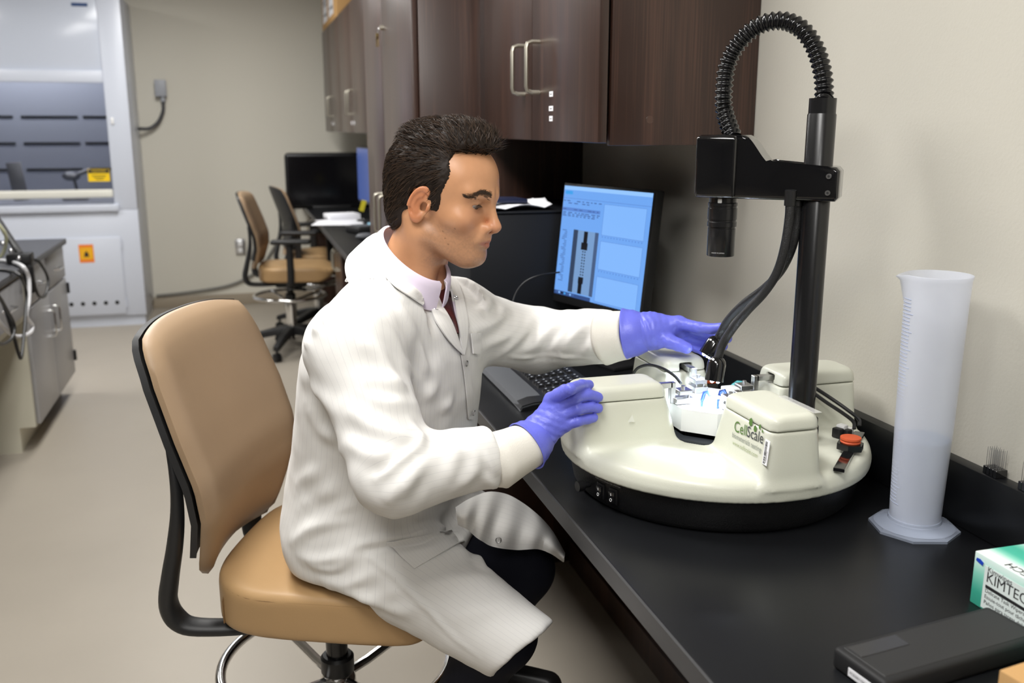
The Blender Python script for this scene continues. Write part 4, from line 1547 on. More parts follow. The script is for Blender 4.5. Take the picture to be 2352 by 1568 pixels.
# eyes
P('eye_white', S(196, 186, 178), .2)
P('iris', S(62, 42, 30), .15)
for sgn in (-1, 1):
    c = np.array((EYE[0], sgn * EYE[1], EYE[2]))
    o = obj('eye', G().sphere((0, 0, 0), .0124 * HS, 24, 16), 'eye_white', person, loc=tuple(h2w(c) - FOOT))
    gz = R(-20)
    d_ = (hx * math.cos(gz) + hz * math.sin(gz)) * math.cos(R(14)) - hl * math.sin(R(14))
    M = frame((0, 0, 0), hl, np.cross(d_, hl))
    # iris disc bulging a little out of the ball
    obj('iris', G().lathe([(.0066, .0106), (.0050, .0120), (.002, .0127), (.0002, .0128)], 20, frame((0, 0, 0), tuple(hl), tuple(np.cross(d_, hl))), cap=False), 'iris', o)


def px_on_head(bvh, px, py):
    d = Vector(ray(px, py)).normalized()
    hit = bvh.ray_cast(Vector(CP), d)
    return hit


HB = BVHTree.FromPolygons([tuple(p) for p in h2w(V)], [tuple(q) for q in F])
# eyebrows: short dark hairs over the brow ridge
P('hair_dark', S(38, 29, 23), .58, spec=.3)
P('hair_brown', S(64, 49, 38), .5, spec=.35)


def strand(g, pts, r0):
    g.tube(pts, [r0 * (1 - .85 * (i / (len(pts) - 1)) ** 2) for i in range(len(pts))], 3)


def head_dist_normal(p):
    """push a local point onto the head surface"""
    co, nn, i, d = HB.find_nearest(Vector(h2w(np.array(p))))
    return np.array(co), np.array(nn)


g = G()
for sgn in (-1, 1):
    for k in range(520):
        u = .10 + .90 * rng.random() ** .8
        yy = .010 + .040 * u
        zz = .0385 + .006 * math.sin(min(u * 1.5, 1) * PI / 2) - .014 * max(0, u - .55) ** 1.0 + rng.normal() * (.0026 * (1 - u * .6))
        xx = .102 - .034 * u
        co, nn = head_dist_normal((xx, sgn * yy, zz))
        dirv = (hl * sgn * (.55 + u) + hz * (.30 * (1 - u) - .15) - hx * .25 * u)
        dirv = dirv - nn * dirv.dot(nn)
        dirv /= np.linalg.norm(dirv)
        L = .0075 * (.7 + .5 * rng.random())
        strand(g, [tuple(co - FOOT - nn * .0005), tuple(co - FOOT + dirv * L * .5 + nn * .0012), tuple(co - FOOT + dirv * L + nn * .0006)], .00033)
    # lashes
    for k in range(40):
        u = k / 39
        yy = EYE[1] - .012 + .024 * u
        co = h2w(np.array((EYE[0] + math.sqrt(max(.0143 ** 2 - (yy - EYE[1]) ** 2 - .002 ** 2, 1e-6)), sgn * yy, EYE[2] + .0006 + (yy - EYE[1]) ** 2 * -18)))
        dv_ = hx * .8 - hz * .55 + hl * sgn * (u - .5) * .9
        strand(g, [tuple(co - FOOT), tuple(co - FOOT + dv_ * .0035), tuple(co - FOOT + dv_ * .006 + hz * .0012)], .00042)
obj('eyebrow', g, 'hair_brown', person)

# ---- hair: a volume with combed strands over it ----------------------------


def hair_sdf(X, Y, Z):
    Ya = np.abs(Y)
    f = ell(X, Y, Z, (-.006, 0, .046), (.1035, .0815, .0905))
    f = smin(f, ell(X, Y, Z, (-.040, 0, .045), (.070, .080, .080)), .02)
    f = smin(f, ell(X, Y, Z, (.018, 0, .120), (.055, .060, .037)), .025)
    f = smin(f, ell(X, Y, Z, (.050, .0, .118), (.034, .048, .027)), .02)
    f = smin(f, ell(X, Y, Z, (-.035, .0, .108), (.055, .060, .034)), .02)
    f = smin(f, ell(X, Ya, Z, (-.060, .0, -.015), (.042, .058, .060)), .025)
    return f


def hair_mask(X, Ya, Z):
    """> 0 where hair grows (local head coordinates)"""
    # front hairline as a function of height: x must be behind it
    zs = np.array((-.075, -.06, -.02, -.008, .0, .033, .050, .0675, .085, .105, .118, .13, .2))
    xs = np.array((-.050, -.036, -.027, .026, .0285, .031, .037, .043, .034, .033, .06, .10, .13))
    side = np.interp(Z, zs, xs)
    # towards the middle of the forehead the line runs further forward
    mid = np.interp(Z, np.array((.06, .09, .1, .1155, .13)), np.array((.035, .047, .057, .076, .11)))
    w_ = sstep(.052, .018, Ya)
    line = side * (1 - w_) + mid * w_
    # above and behind the ear
    m = line - X
    low = Z - np.interp(X, np.array((-.12, -.08, -.045, -.03, -.024, .004, .0075, .03)), np.array((-.078, -.072, -.050, -.03, .028, .038, -.004, -.008)))
    return np.minimum(m, low)


lo, hi, h_ = (-.125, -.1, -.09), (.112, .1, .165), .0024
X, Y, Z = grid(lo, hi, h_)
f = hair_sdf(X, Y, Z)
f = np.maximum(f, -(head_sdf(X, Y, Z) + .004))
f = smax(f, -hair_mask(X, np.abs(Y), Z), .006)
f = np.maximum(f, -Z - .075)
V, F = surface_nets(f, lo, h_)
V = smooth_mesh(V, F, 3, .5)
N = vnormals(V, F)


def comb(p):
    """direction the hair lies, local frame"""
    x, y, z = p
    ya = abs(y)
    top = sstep(.075, .105, z)
    front = sstep(-.01, .05, x)
    side = np.array((-.62, 0.0, -.78)) * (1 - .4 * sstep(.03, .08, z)) + np.array((-.3, 0, .2)) * sstep(.03, .08, z)
    up = np.array((-.12 - .22 * front, -.15 * np.sign(y), .55)) * front + np.array((-.75, 0, .12)) * (1 - front)
    return side * (1 - top) + up * top


ridge = np.zeros(len(V))
Dv = np.array([comb(p) for p in V])
Dv /= np.linalg.norm(Dv, axis=1, keepdims=True) + 1e-9
B = np.cross(N, Dv)
fr = (B * V).sum(1)
# clump ridges running along the comb direction
wv = vnoise(np.stack([V[:, 0] * .6 + fr * 2.6, V[:, 1] * .8, V[:, 2] * .6 - V[:, 0] * .9], 1), 130, 4, 2)
ridge = wv * .0026 * sstep(-.07, .1, V[:, 2] + .02)
V = V + N * ridge[:, None]
hw_ = h2w(V)
hair = pobj('hair', hw_, F, 'hair_dark', person)
HBV = BVHTree.FromPolygons([tuple(p) for p in V], [tuple(q) for q in F])
g, g2 = G(), G()
tri_n = 8200
ids = rng.integers(0, len(F), tri_n)
hd_ = head_sdf(*[V[F].mean(1)[:, q] for q in range(3)])
for i in ids:
    c = V[F[i]].mean(0)
    nn = N[F[i][0]]
    if hd_[i] < .003:
        continue
    if c[1] > .045 and c[2] < .06:
        continue
    d = comb(c) + rng.normal(size=3) * .12
    if c[2] > .1:
        d = d + rng.normal(size=3) * .14
    d = d - nn * d.dot(nn)
    d /= np.linalg.norm(d) + 1e-9
    L = .013 + .010 * rng.random() + (.012 if c[2] > .1 else 0)
    lift = .0012 + .0022 * rng.random() + (.004 * rng.random() if c[2] > .105 else 0)
    pts = []
    for k in range(4):
        q = c + d * L * k / 3 + nn * (lift * math.sin(k / 3 * 2.2) - .0006)
        if 0 < k < 3:
            co, n2, ix, dd = HBV.find_nearest(Vector(q))
            q = np.array(co) + np.array(n2) * (lift * math.sin(k / 3 * 2.2) + .0002)
        pts.append(tuple(h2w(q) - FOOT))
    strand(g if rng.random() < .55 else g2, pts, .00066)
ho = obj('hair_strands', g, 'hair_dark', hair, sharp=90)
ho['kind'] = 'stuff'
ho = obj('hair_strands', g2, 'hair_brown', hair, sharp=90)
ho['kind'] = 'stuff'

# ---- lab coat --------------------------------------------------------------
PEL = np.array((.21, 1.80, .80))
SH_R, EL_R, WR_R = at(815, 800, 1.54), at(905, 1092, 1.45), at(1200, 1030, 1.525)
SH_L, EL_L, WR_L = at(1050, 742, 1.86), at(1235, 782, 2.0), at(1440, 768, 1.80)
HIP_R, KN_R = np.array((.158, 1.725, .772)), np.array((.402, 1.462, .655))
HIP_L, KN_L = np.array((.27, 1.865, .775)), np.array((.505, 1.700, .655))
sec = np.array([  # z, x, y, front-back, side
    (.66, .212, 1.806, .10, .15), (.70, .214, 1.803, .135, .183), (.78, .220, 1.796, .152, .197), (.86, .232, 1.777, .162, .198), (.95, .245, 1.748, .160, .196),
    (1.05, .252, 1.719, .154, .198), (1.13, .258, 1.702, .142, .202), (1.19, .262, 1.692, .118, .200), (1.235, .272, 1.682, .098, .165), (1.28, .282, 1.672, .07, .10), (1.34, .30, 1.655, .05, .06)])


def _unit(v):
    return np.asarray(v) / np.linalg.norm(v)


nape, front = at(888, 524, 1.765), at(1020, 650, 1.672)
rc = (nape + front) / 2
ra = (nape - front) / 2
rn = _unit(np.cross(_unit(ra), LFT))
if rn[2] < 0:
    rn = -rn


def coat_sdf(X, Y, Z):
    cx_, cy_ = np.interp(Z, sec[:, 0], sec[:, 1]), np.interp(Z, sec[:, 0], sec[:, 2])
    a_, b_ = np.interp(Z, sec[:, 0], sec[:, 3]), np.interp(Z, sec[:, 0], sec[:, 4])
    u = (X - cx_) * FWD[0] + (Y - cy_) * FWD[1]
    v = (X - cx_) * LFT[0] + (Y - cy_) * LFT[1]
    k = (np.abs(u / a_) ** 2.3 + np.abs(v / b_) ** 2.3) ** (1 / 2.3)
    f = (k - 1) * np.minimum(a_, b_)
    f = np.maximum(f, .665 - Z)
    f = smax(f, Z - 1.30, .01)
    f = f * .85
    nb = np.array((.275, 1.672, 1.235))
    for sh in (SH_R, SH_L):
        f = smin(f, rcone(X, Y, Z, nb, sh + np.array((0, 0, .0)), .062, .072), .05)
    f = smin(f, rcone(X, Y, Z, SH_R, EL_R, .076, .062), .035)
    f = smin(f, rcone(X, Y, Z, EL_R, WR_R, .060, .046), .022)
    f = smin(f, rcone(X, Y, Z, SH_L, EL_L, .074, .066), .035)
    f = smin(f, rcone(X, Y, Z, EL_L, WR_L, .064, .050), .03)
    # near skirt over the thigh, cut at the hem
    d_ = (KN_R - HIP_R) / np.linalg.norm(KN_R - HIP_R)
    end = KN_R + d_ * .045
    th = rcone(X, Y, Z, HIP_R, end + d_ * .02, .116, .068)
    vw = _unit(end - CP)
    hem_n = np.cross(vw, CR * -.757 - CU * .654)
    hem_n = _unit(hem_n if hem_n @ d_ > 0 else -hem_n)
    cut = (X - end[0]) * hem_n[0] + (Y - end[1]) * hem_n[1] + (Z - end[2]) * hem_n[2]
    th = smax(th, cut, .008)
    f = smin(f, th, .045)
    # far skirt, shorter
    d2 = (KN_L - HIP_L) / np.linalg.norm(KN_L - HIP_L)
    th = rcone(X, Y, Z, HIP_L, HIP_L + d2 * .22, .115, .095)
    cut = (X - HIP_L[0]) * d2[0] + (Y - HIP_L[1]) * d2[1] + (Z - HIP_L[2]) * d2[2] - .20
    th = smax(th, cut, .02)
    f = smin(f, th, .04)
    # rests on the seat
    f = smax(f, .692 - Z + np.minimum(0, 2.0 * (.10 - ((X - HIP_R[0]) * d_[0] + (Y - HIP_R[1]) * d_[1]))), .02)
    # hollow hem: the trouser leg shows inside
    core = np.maximum(rcone(X, Y, Z, HIP_R, end + d_ * .02, .098, .052), -(cut + .03))
    f = np.maximum(f, -core)
    # neck opening
    q = np.sqrt((X - rc[0]) ** 2 + (Y - rc[1]) ** 2)
    pl_ = (X - rc[0]) * rn[0] + (Y - rc[1]) * rn[1] + (Z - rc[2]) * rn[2] + .052
    f = np.where(q < .14, smax(f, pl_, .02), f)
    return f


CUT_R, CUT_L = at(1140, 1056, 1.503), at(1392, 774, 1.82)


def unit(v):
    return np.asarray(v) / np.linalg.norm(v)


lo, hi, h_ = (-.06, 1.24, .575), (.74, 2.16, 1.34), .005
X, Y, Z = grid(lo, hi, h_)
f = coat_sdf(X, Y, Z)
for c_, d_ in ((CUT_R, unit(WR_R - EL_R)), (CUT_L, unit(WR_L - EL_L))):
    pl_ = (X - c_[0]) * d_[0] + (Y - c_[1]) * d_[1] + (Z - c_[2]) * d_[2]
    near = np.sqrt((X - c_[0]) ** 2 + (Y - c_[1]) ** 2 + (Z - c_[2]) ** 2) < .16
    f = np.where(near, smax(f, pl_, .012), f)
V, F = surface_nets(f, lo, h_)
V = smooth_mesh(V, F, 3, .5)


def bvh_of(V, F):
    return BVHTree.FromPolygons([tuple(p) for p in V], [tuple(q) for q in F])


CB = bvh_of(V, F)


def hit_px(px, py, off=0.0, B=None):
    """the point of the coat seen at this pixel, lifted off the cloth"""
    d = Vector(ray(px, py)).normalized()
    h = (B or CB).ray_cast(Vector(CP), d)
    for k in range(24):
        if h[0] is not None:
            break
        px -= 5
        h = (B or CB).ray_cast(Vector(CP), Vector(ray(px, py)).normalized())
    if h[0] is None:
        best = (B or CB).find_nearest(Vector(at(px, py, 1.68)))
        return np.array(best[0]) + np.array(best[1]) * off
    return np.array(h[0]) + np.array(h[1]) * off


N = vnormals(V, F)
# folds traced on the cloth: (pixels, width, height); a ridge with soft valleys beside it
FOLDS = [
    # near shoulder seam and the sleeve below it
    ([(697, 815), (715, 770), (747, 732), (783, 703), (806, 699), (850, 714), (886, 741), (917, 786), (935, 830)], .009, .0035),
    ([(735, 768), (722, 742)], .008, .004), ([(752, 745), (738, 720)], .008, .004), ([(768, 728), (756, 706)], .008, .004), ([(712, 800), (702, 775)], .008, .004),
    ([(823, 777), (868, 812), (904, 870), (915, 905)], .016, .007),
    ([(930, 830), (950, 875), (958, 915)], .013, .006),
    ([(828, 862), (886, 880), (940, 893)], .016, .006), ([(840, 905), (900, 925), (957, 930)], .014, .006),
    ([(790, 930), (850, 975), (920, 1000), (958, 1008)], .015, .006), ([(780, 1000), (850, 1040), (920, 1048)], .015, .006),
    ([(965, 1024), (926, 1049), (890, 1080), (863, 1094)], .009, .009), ([(940, 968), (966, 1000), (962, 1020)], .010, .006),
    ([(850, 1085), (886, 1072), (935, 1030)], .010, -.007), ([(957, 1078), (908, 1125), (886, 1160)], .014, .007),
    ([(985, 1050), (940, 1100), (925, 1150)], .014, .005),
    ([(1073, 1022), (1095, 1053), (1078, 1094), (1050, 1120)], .014, .007), ([(1030, 1025), (1045, 1060), (1020, 1110)], .014, .005),
    ([(1104, 1085), (1136, 1112), (1160, 1120)], .010, .006), ([(1125, 1060), (1140, 1095)], .008, .005), ([(1112, 1040), (1130, 1075)], .008, .004),
    # back and flank
    ([(700, 870), (735, 905), (790, 960)], .018, .006), ([(705, 930), (760, 1000), (830, 1050)], .018, .006),
    ([(790, 1030), (712, 1093), (680, 1125)], .016, .006), ([(830, 1080), (750, 1130), (690, 1165)], .018, .006),
    ([(823, 1152), (747, 1187), (690, 1215)], .013, .006), ([(672, 1246), (720, 1214), (817, 1188)], .012, .007),
    # seat folds
    ([(687, 1279), (745, 1286), (824, 1261)], .012, .008), ([(701, 1297), (763, 1308), (817, 1275)], .011, .007),
    ([(738, 1333), (803, 1340), (875, 1308)], .013, .006), ([(765, 1355), (850, 1375), (930, 1350)], .015, .005),
    ([(830, 1395), (900, 1400), (980, 1385)], .015, .005),
    # waist overhang
    ([(812, 1254), (880, 1243), (960, 1228), (1056, 1204)], .010, .008), ([(820, 1266), (900, 1252), (980, 1240), (1062, 1216)], .010, -.010),
    ([(900, 1190), (960, 1180), (1040, 1165)], .012, .005),
    # near skirt
    ([(824, 1264), (900, 1320), (975, 1392), (1030, 1450), (1100, 1510)], .006, .0030),
    ([(1085, 1250), (1135, 1290), (1155, 1315)], .012, .006), ([(985, 1300), (1060, 1265), (1095, 1270)], .014, .006), ([(950, 1360), (1050, 1330), (1140, 1330)], .018, .005), ([(1010, 1420), (1110, 1400), (1180, 1380)], .018, .004),
    # chest
    ([(962, 790), (972, 830), (982, 860)], .009, .007), ([(985, 800), (990, 900), (985, 1000)], .016, .005), ([(1010, 830), (1030, 930), (1040, 1000)], .014, .005),
    ([(895, 635), (930, 670), (945, 690)], .010, .004), ([(880, 655), (930, 720), (960, 790)], .016, .005),
    # far sleeve, slanting drapes
    ([(1080, 770), (1142, 733), (1161, 707)], .015, .008), ([(1092, 720), (1120, 705), (1130, 690)], .012, .007), ([(1110, 800), (1165, 770), (1200, 730)], .015, .007),
    ([(1146, 818), (1198, 770), (1228, 733)], .015, .009), ([(1190, 815), (1235, 780), (1262, 735)], .013, .006), ([(1213, 818), (1257, 770), (1287, 733)], .014, .009),
    ([(1287, 810), (1331, 762), (1357, 733)], .014, .009), ([(1250, 815), (1290, 775), (1318, 735)], .012, .005), ([(1368, 800), (1394, 755), (1402, 735)], .012, .006), ([(1330, 815), (1365, 785), (1385, 745)], .012, .005),
    ([(1100, 822), (1200, 824), (1300, 822), (1390, 815)], .006, .003),
]
disp = np.zeros(len(V))
lines3 = []
for pix, w_, hgt in FOLDS:
    pl3 = np.array(spline([hit_px(*q) for q in pix], 5)) if len(pix) > 1 else None
    # keep the line on one sheet of cloth
    lines3.append((pl3, w_, hgt))
for pl3, w_, hgt in lines3:
    lo3, hi3 = pl3.min(0) - 3.2 * w_, pl3.max(0) + 3.2 * w_
    sel = np.nonzero(((V > lo3) & (V < hi3)).all(1))[0]
    if not len(sel):
        continue
    Pv = V[sel]
    best = np.full(len(sel), 9.0)
    tt = np.zeros(len(sel))
    m = len(pl3) - 1
    for i in range(m):
        a, b = pl3[i], pl3[i + 1]
        ab = b - a
        t_ = np.clip(((Pv - a) @ ab) / (ab @ ab + 1e-12), 0, 1)
        d = np.linalg.norm(Pv - a - t_[:, None] * ab, axis=1)
        k = d < best
        best[k] = d[k]
        tt[k] = (i + t_[k]) / m
    q = best / w_
    taper = np.sin(np.clip(tt, .03, .97) * PI) ** .6
    disp[sel] += 1.35 * hgt * taper * (1.25 * np.exp(-q * q) - .45 * np.exp(-(q / 2.1) ** 2))
disp += vnoise(V, 14, 2, 2) * .0035 + vnoise(V * np.array((1, 1, .45)), 42, 6, 2) * .0014
V = V + N * disp[:, None]
V = smooth_mesh(V, F, 1, .35)
COAT_V, COAT_F = V, F
CB = bvh_of(V, F)
# stripe coordinate: distance around the garment piece the cloth belongs to
def around(Pv, a, b, ref):
    ax = unit(b - a)
    r0 = unit(ref - ax * (ref @ ax))
    r1 = np.cross(ax, r0)
    q = Pv - a
    return np.arctan2(q @ r1, q @ r0)


dist_r = np.minimum(seg_t(V[:, 0], V[:, 1], V[:, 2], SH_R, EL_R)[1], 9)
dist_f = seg_t(V[:, 0], V[:, 1], V[:, 2], EL_R, WR_R)[1]
dist_l = seg_t(V[:, 0], V[:, 1], V[:, 2], SH_L, EL_L)[1]
dist_m = seg_t(V[:, 0], V[:, 1], V[:, 2], EL_L, WR_L)[1]
dist_t = seg_t(V[:, 0], V[:, 1], V[:, 2], HIP_R + (KN_R - HIP_R) * .35, KN_R + (KN_R - HIP_R) * .3)[1]
up_ = np.array((0, 0, 1.0))
cxz = np.stack([np.interp(V[:, 2], sec[:, 0], sec[:, 1]), np.interp(V[:, 2], sec[:, 0], sec[:, 2])], 1)
du_, dv_ = (V[:, :2] - cxz) @ FWD[:2], (V[:, :2] - cxz) @ LFT[:2]
stripe = np.arctan2(dv_, du_) * .17
ins = [(dist_r < .092, around(V, SH_R, EL_R, FWD) * .066), (dist_f < .078, around(V, EL_R, WR_R, up_) * .055), (dist_l < .088, around(V, SH_L, EL_L, up_) * .066), (dist_m < .082, around(V, EL_L, WR_L, up_) * .056), (dist_t < .096, around(V, HIP_R, KN_R, up_) * .085)]
for m_, val_ in ins:
    stripe = np.where(m_, val_, stripe)


def striped(name, base, line, period=.0115, width=.07, rough=.75):
    m = P(name, base, rough, spec=.2, bump=(700, .05), sheen=.1)
    nt = m.node_tree
    b = nt.nodes['Principled BSDF']
    at_ = nt.nodes.new('ShaderNodeAttribute')
    at_.attribute_name = 'stripe'
    mu = nt.nodes.new('ShaderNodeMath')
    mu.operation = 'MULTIPLY'
    mu.inputs[1].default_value = 1 / period
    nt.links.new(at_.outputs['Fac'], mu.inputs[0])
    fr = nt.nodes.new('ShaderNodeMath')
    fr.operation = 'FRACT'
    nt.links.new(mu.outputs[0], fr.inputs[0])
    lt = nt.nodes.new('ShaderNodeMath')
    lt.operation = 'LESS_THAN'
    lt.inputs[1].default_value = width
    nt.links.new(fr.outputs[0], lt.inputs[0])
    mx = nt.nodes.new('ShaderNodeMix')
    mx.data_type = 'RGBA'
    mx.inputs['A'].default_value = (*base, 1)
    mx.inputs['B'].default_value = (*line, 1)
    nt.links.new(lt.outputs[0], mx.inputs['Factor'])
    nt.links.new(mx.outputs['Result'], b.inputs['Base Color'])
    return m


striped('coat_cloth', S(230, 228, 225), S(217, 215, 214), .0105, .06)
P('coat_plain', S(230, 228, 225), .75, spec=.2, bump=(700, .05), sheen=.1)
me = np_mesh('lab_coat', V - FOOT, F)
float_attr(me, 'stripe', stripe)
coat = obj('lab_coat', me, 'coat_cloth', person)


# ---- things sewn to the coat -----------------------------------------------
def resample(poly, n):
    p_ = np.array(poly, float)
    s_ = np.concatenate([[0], np.cumsum(np.linalg.norm(np.diff(p_, axis=0), axis=1))])
    q = np.linspace(0, s_[-1], n)
    return np.stack([np.interp(q, s_, p_[:, i]) for i in range(2)], 1)


def patch(name, left, right, mat, parent, off=.003, th=.002, rows=18, cols=8, bulge=0.0, stripes=None):
    """cloth piece lying on the coat between two traced edges"""
    a, b = resample(left, rows), resample(right, rows)
    gr = []
    for i in range(rows):
        row = []
        for j in range(cols):
            t_ = j / (cols - 1)
            q = a[i] * (1 - t_) + b[i] * t_
            row.append(hit_px(q[0], q[1], off + bulge * math.sin(PI * t_)) - FOOT)
        gr.append(row)
    gr = np.array(gr)
    for _ in range(2):
        gr[1:-1] = gr[1:-1] * .5 + (gr[:-2] + gr[2:]) * .25
    g = G().sheet(gr, th)
    me = g.mesh(name, 60)
    if mat == 'coat_cloth':
        n_ = rows * cols
        sv = np.tile(np.repeat(np.linspace(0, 1, rows), cols) * .1 if stripes == 'h' else np.tile(np.linspace(0, np.linalg.norm(gr[rows // 2, -1] - gr[rows // 2, 0]), cols), rows), 2)
        float_attr(me, 'stripe', sv)
    return obj(name, me, mat, parent)


P('shirt_cloth', S(222, 210, 228), .7, spec=.2, bump=(900, .04))
P('tie_silk', S(62, 20, 22), .45, spec=.4, var=(300, .25, (1, 1, .2)))
# shirt front and tie in the opening, then the lapels over it
patch('shirt_front', [(985, 648), (1000, 690), (1025, 745), (1044, 780)], [(1030, 628), (1040, 680), (1046, 735), (1047, 782)], 'shirt_cloth', person, .002, .002)
patch('tie', [(1012, 652), (1003, 684), (1016, 715), (1033, 736), (1042, 765)], [(1022, 640), (1030, 678), (1036, 710), (1042, 745), (1044, 768)], 'tie_silk', person, .006, .004, cols=6, bulge=.003)
patch('lapel', [(972, 690), (984, 702), (993, 738), (1018, 775), (1040, 800), (1056, 814)], [(998, 676), (1012, 705), (1030, 738), (1044, 775), (1052, 800), (1058, 814)], 'coat_cloth', coat, .006, .003, cols=7, bulge=.002)
patch('lapel', [(1026, 640), (1040, 690), (1048, 740), (1053, 790), (1057, 814)], [(1046, 640), (1062, 690), (1070, 740), (1066, 790), (1060, 816)], 'coat_cloth', coat, .005, .003, cols=6)
patch('placket', [(1056, 815), (1062, 850), (1068, 900), (1073, 962)], [(1063, 812), (1074, 850), (1082, 900), (1086, 962)], 'coat_cloth', coat, .003, .002, cols=4)
patch('chest_pocket', [(1077, 766), (1079, 790), (1081, 812)], [(1099, 764), (1100, 790), (1097, 812)], 'coat_cloth', coat, .005, .002, cols=4)
patch('hip_pocket', [(888, 1244), (918, 1276), (953, 1306)], [(1050, 1214), (1062, 1230), (1066, 1242)], 'coat_cloth', coat, .0025, .002, cols=12, stripes='v')
patch('collar_fall', [(868, 536), (902, 582), (942, 628), (984, 676)], [(842, 574), (866, 624), (908, 668), (966, 703)], 'coat_cloth', coat, .0075, .003, cols=7, bulge=.003)
for px, py in ((995, 717), (1041, 690), (1062, 833), (1079, 945)):
    c_ = hit_px(px, py, .0085)
    co, nn, _, _ = CB.find_nearest(Vector(c_))
    M = frame(tuple(c_ - FOOT), Vector(nn).orthogonal(), nn.cross(Vector(nn).orthogonal()))
    obj('snap_button', G().tube([(.0048 * math.cos(a), .0048 * math.sin(a), 0) for a in np.linspace(0, 2 * PI, 20, endpoint=False)], .0012, 6, True, M), 'steel', coat)

# ---- collars ---------------------------------------------------------------
def collar(shift, scale, lat, a_max, drop0, drop1, out0, out1, up0, th, name, mat, parent, flare=0.0, nrow=7):
    gr = []
    aa = np.linspace(-a_max, a_max, 49)
    for a in aa:
        rad_ = ra * scale * math.cos(a) + LFT * lat * math.sin(a)
        od = unit(rad_)
        k = abs(a) / PI
        top = rc + rn * shift + rad_ + rn * (up0 * (1 - k))
        dr = drop0 + (drop1 - drop0) * k ** 1.5
        ou = out0 + (out1 - out0) * k
        row = []
        for i in range(nrow):
            t_ = i / (nrow - 1)
            roll = math.sin(min(t_ * 3, 1) * PI / 2)
            row.append(top + od * (ou * t_ ** .8 + .004 * roll) - rn * dr * t_ ** 1.25 + rn * .004 * math.sin(PI * min(1, t_ * 2.5)) - FOOT)
        gr.append(row)
    return obj(name, G().sheet(gr, th), mat, parent, sharp=70)


collar(.0, .93, .066, R(172), .050, .046, .014, .020, .006, .0025, 'shirt_collar', 'shirt_cloth', person)
collar(-.028, 1.08, .079, R(140), .044, .085, .020, .050, .008, .004, 'coat_collar', 'coat_plain', coat)

# ---- cuffs -----------------------------------------------------------------
P('knit_cuff', S(232, 228, 219), .85, spec=.15, bump=(500, .25))


def sleeve_cuff(name, a, b, r0, r1, mat, parent):
    d = unit(b - a)
    L = np.linalg.norm(b - a)
    pts, rr = [], []
    for t_, k in ((-.12, .86), (0, .98), (.04, 1.04), (.2, 1.03), (.5, 1.0), (.8, 1.0), (.95, 1.01), (1.0, .98), (1.0, .9), (.85, .86)):
        pts.append(tuple(a + d * L * t_ - FOOT))
        rr.append((r0 + (r1 - r0) * t_) * k)
    # the doubled end point needs a hair of separation
    pts[8] = tuple(np.array(pts[8]) + d * .0005)
    rings = []
    up0 = unit(np.cross(d, (0, 0, 1)))
    v0 = np.cross(d, up0)
    for p_, r_ in zip(pts, rr):
        rings.append([tuple(np.array(p_) + (up0 * math.cos(t) + v0 * math.sin(t)) * r_ * (1 + .012 * math.sin(5 * t + 1))) for t in np.linspace(0, 2 * PI, 40, endpoint=False)])
    return obj(name, G().ring_loft(rings, True, True), mat, parent, sharp=70)


sleeve_cuff('knit_cuff', at(1136, 1060, 1.502), at(1222, 1018, 1.540), .0455, .0375, 'knit_cuff', coat)
sleeve_cuff('knit_cuff', at(1386, 775, 1.823), at(1442, 768, 1.797), .052, .046, 'knit_cuff', coat)

# ---- the far front panel draped over the far thigh ---------------------------
topc = [(1046, 1166, 1.70), (1080, 1145, 1.73), (1120, 1130, 1.77), (1160, 1134, 1.81), (1200, 1155, 1.835), (1241, 1188, 1.85), (1270, 1222, 1.85), (1297, 1270, 1.835)]
botc = [(1052, 1204, 1.70), (1075, 1216, 1.72), (1101, 1238, 1.735), (1134, 1255, 1.75), (1188, 1262, 1.765), (1234, 1260, 1.785), (1264, 1270, 1.80), (1295, 1290, 1.815)]
tp = np.array(spline(topc, 5))
bp = np.array(spline(botc, 5))
gr = []
for i in range(len(tp)):
    row = []
    for j in range(14):
        t_ = j / 13
        q = tp[i] * (1 - t_) + bp[i] * t_
        w_ = math.sin(PI * t_)
        dep = q[2] - .035 * w_ + .011 * math.sin(i * .95 + t_ * 1.6) * (.35 + .65 * t_)
        row.append(at(q[0], q[1], dep) - FOOT)
    gr.append(row)
g = G().sheet(np.array(gr), .0022)
me = g.mesh('front_panel', 60)
n_ = len(tp) * 14
float_attr(me, 'stripe', np.tile(np.tile(np.linspace(0, .12, 14), len(tp)), 2))
fp = obj('front_panel', me, 'coat_cloth', coat)
c_ = at(1145, 1240, 1.735) - FOOT
obj('snap_button', G().tube([tuple(c_ + CR * .0048 * math.cos(a) + CU * .0048 * math.sin(a)) for a in np.linspace(0, 2 * PI, 20, endpoint=False)], .0011, 6, True), 'steel', fp)
# ---- trousers --------------------------------------------------------------
P('trouser_cloth', S(24, 25, 34), .8, spec=.15, bump=(800, .1))
AN_R, AN_L = np.array((.345, 1.60, .435)), np.array((.44, 1.79, .43))
lo, hi, h_ = (.08, 1.36, .36), (.68, 2.0, .82), .007
X, Y, Z = grid(lo, hi, h_)
f = None
for hp, kn, an in ((HIP_R, KN_R + np.array((-.006, .008, -.002)), AN_R), (HIP_L, KN_L, AN_L)):
    a = rcone(X, Y, Z, hp, kn, .085, .062)
    b = rcone(X, Y, Z, kn, an, .062, .052)
    q = smin(a, b, .03)
    f = q if f is None else np.minimum(f, q)
V, F = surface_nets(f, lo, h_)
V = smooth_mesh(V, F, 3, .5)
trousers = pobj('trousers', V, F, 'trouser_cloth')
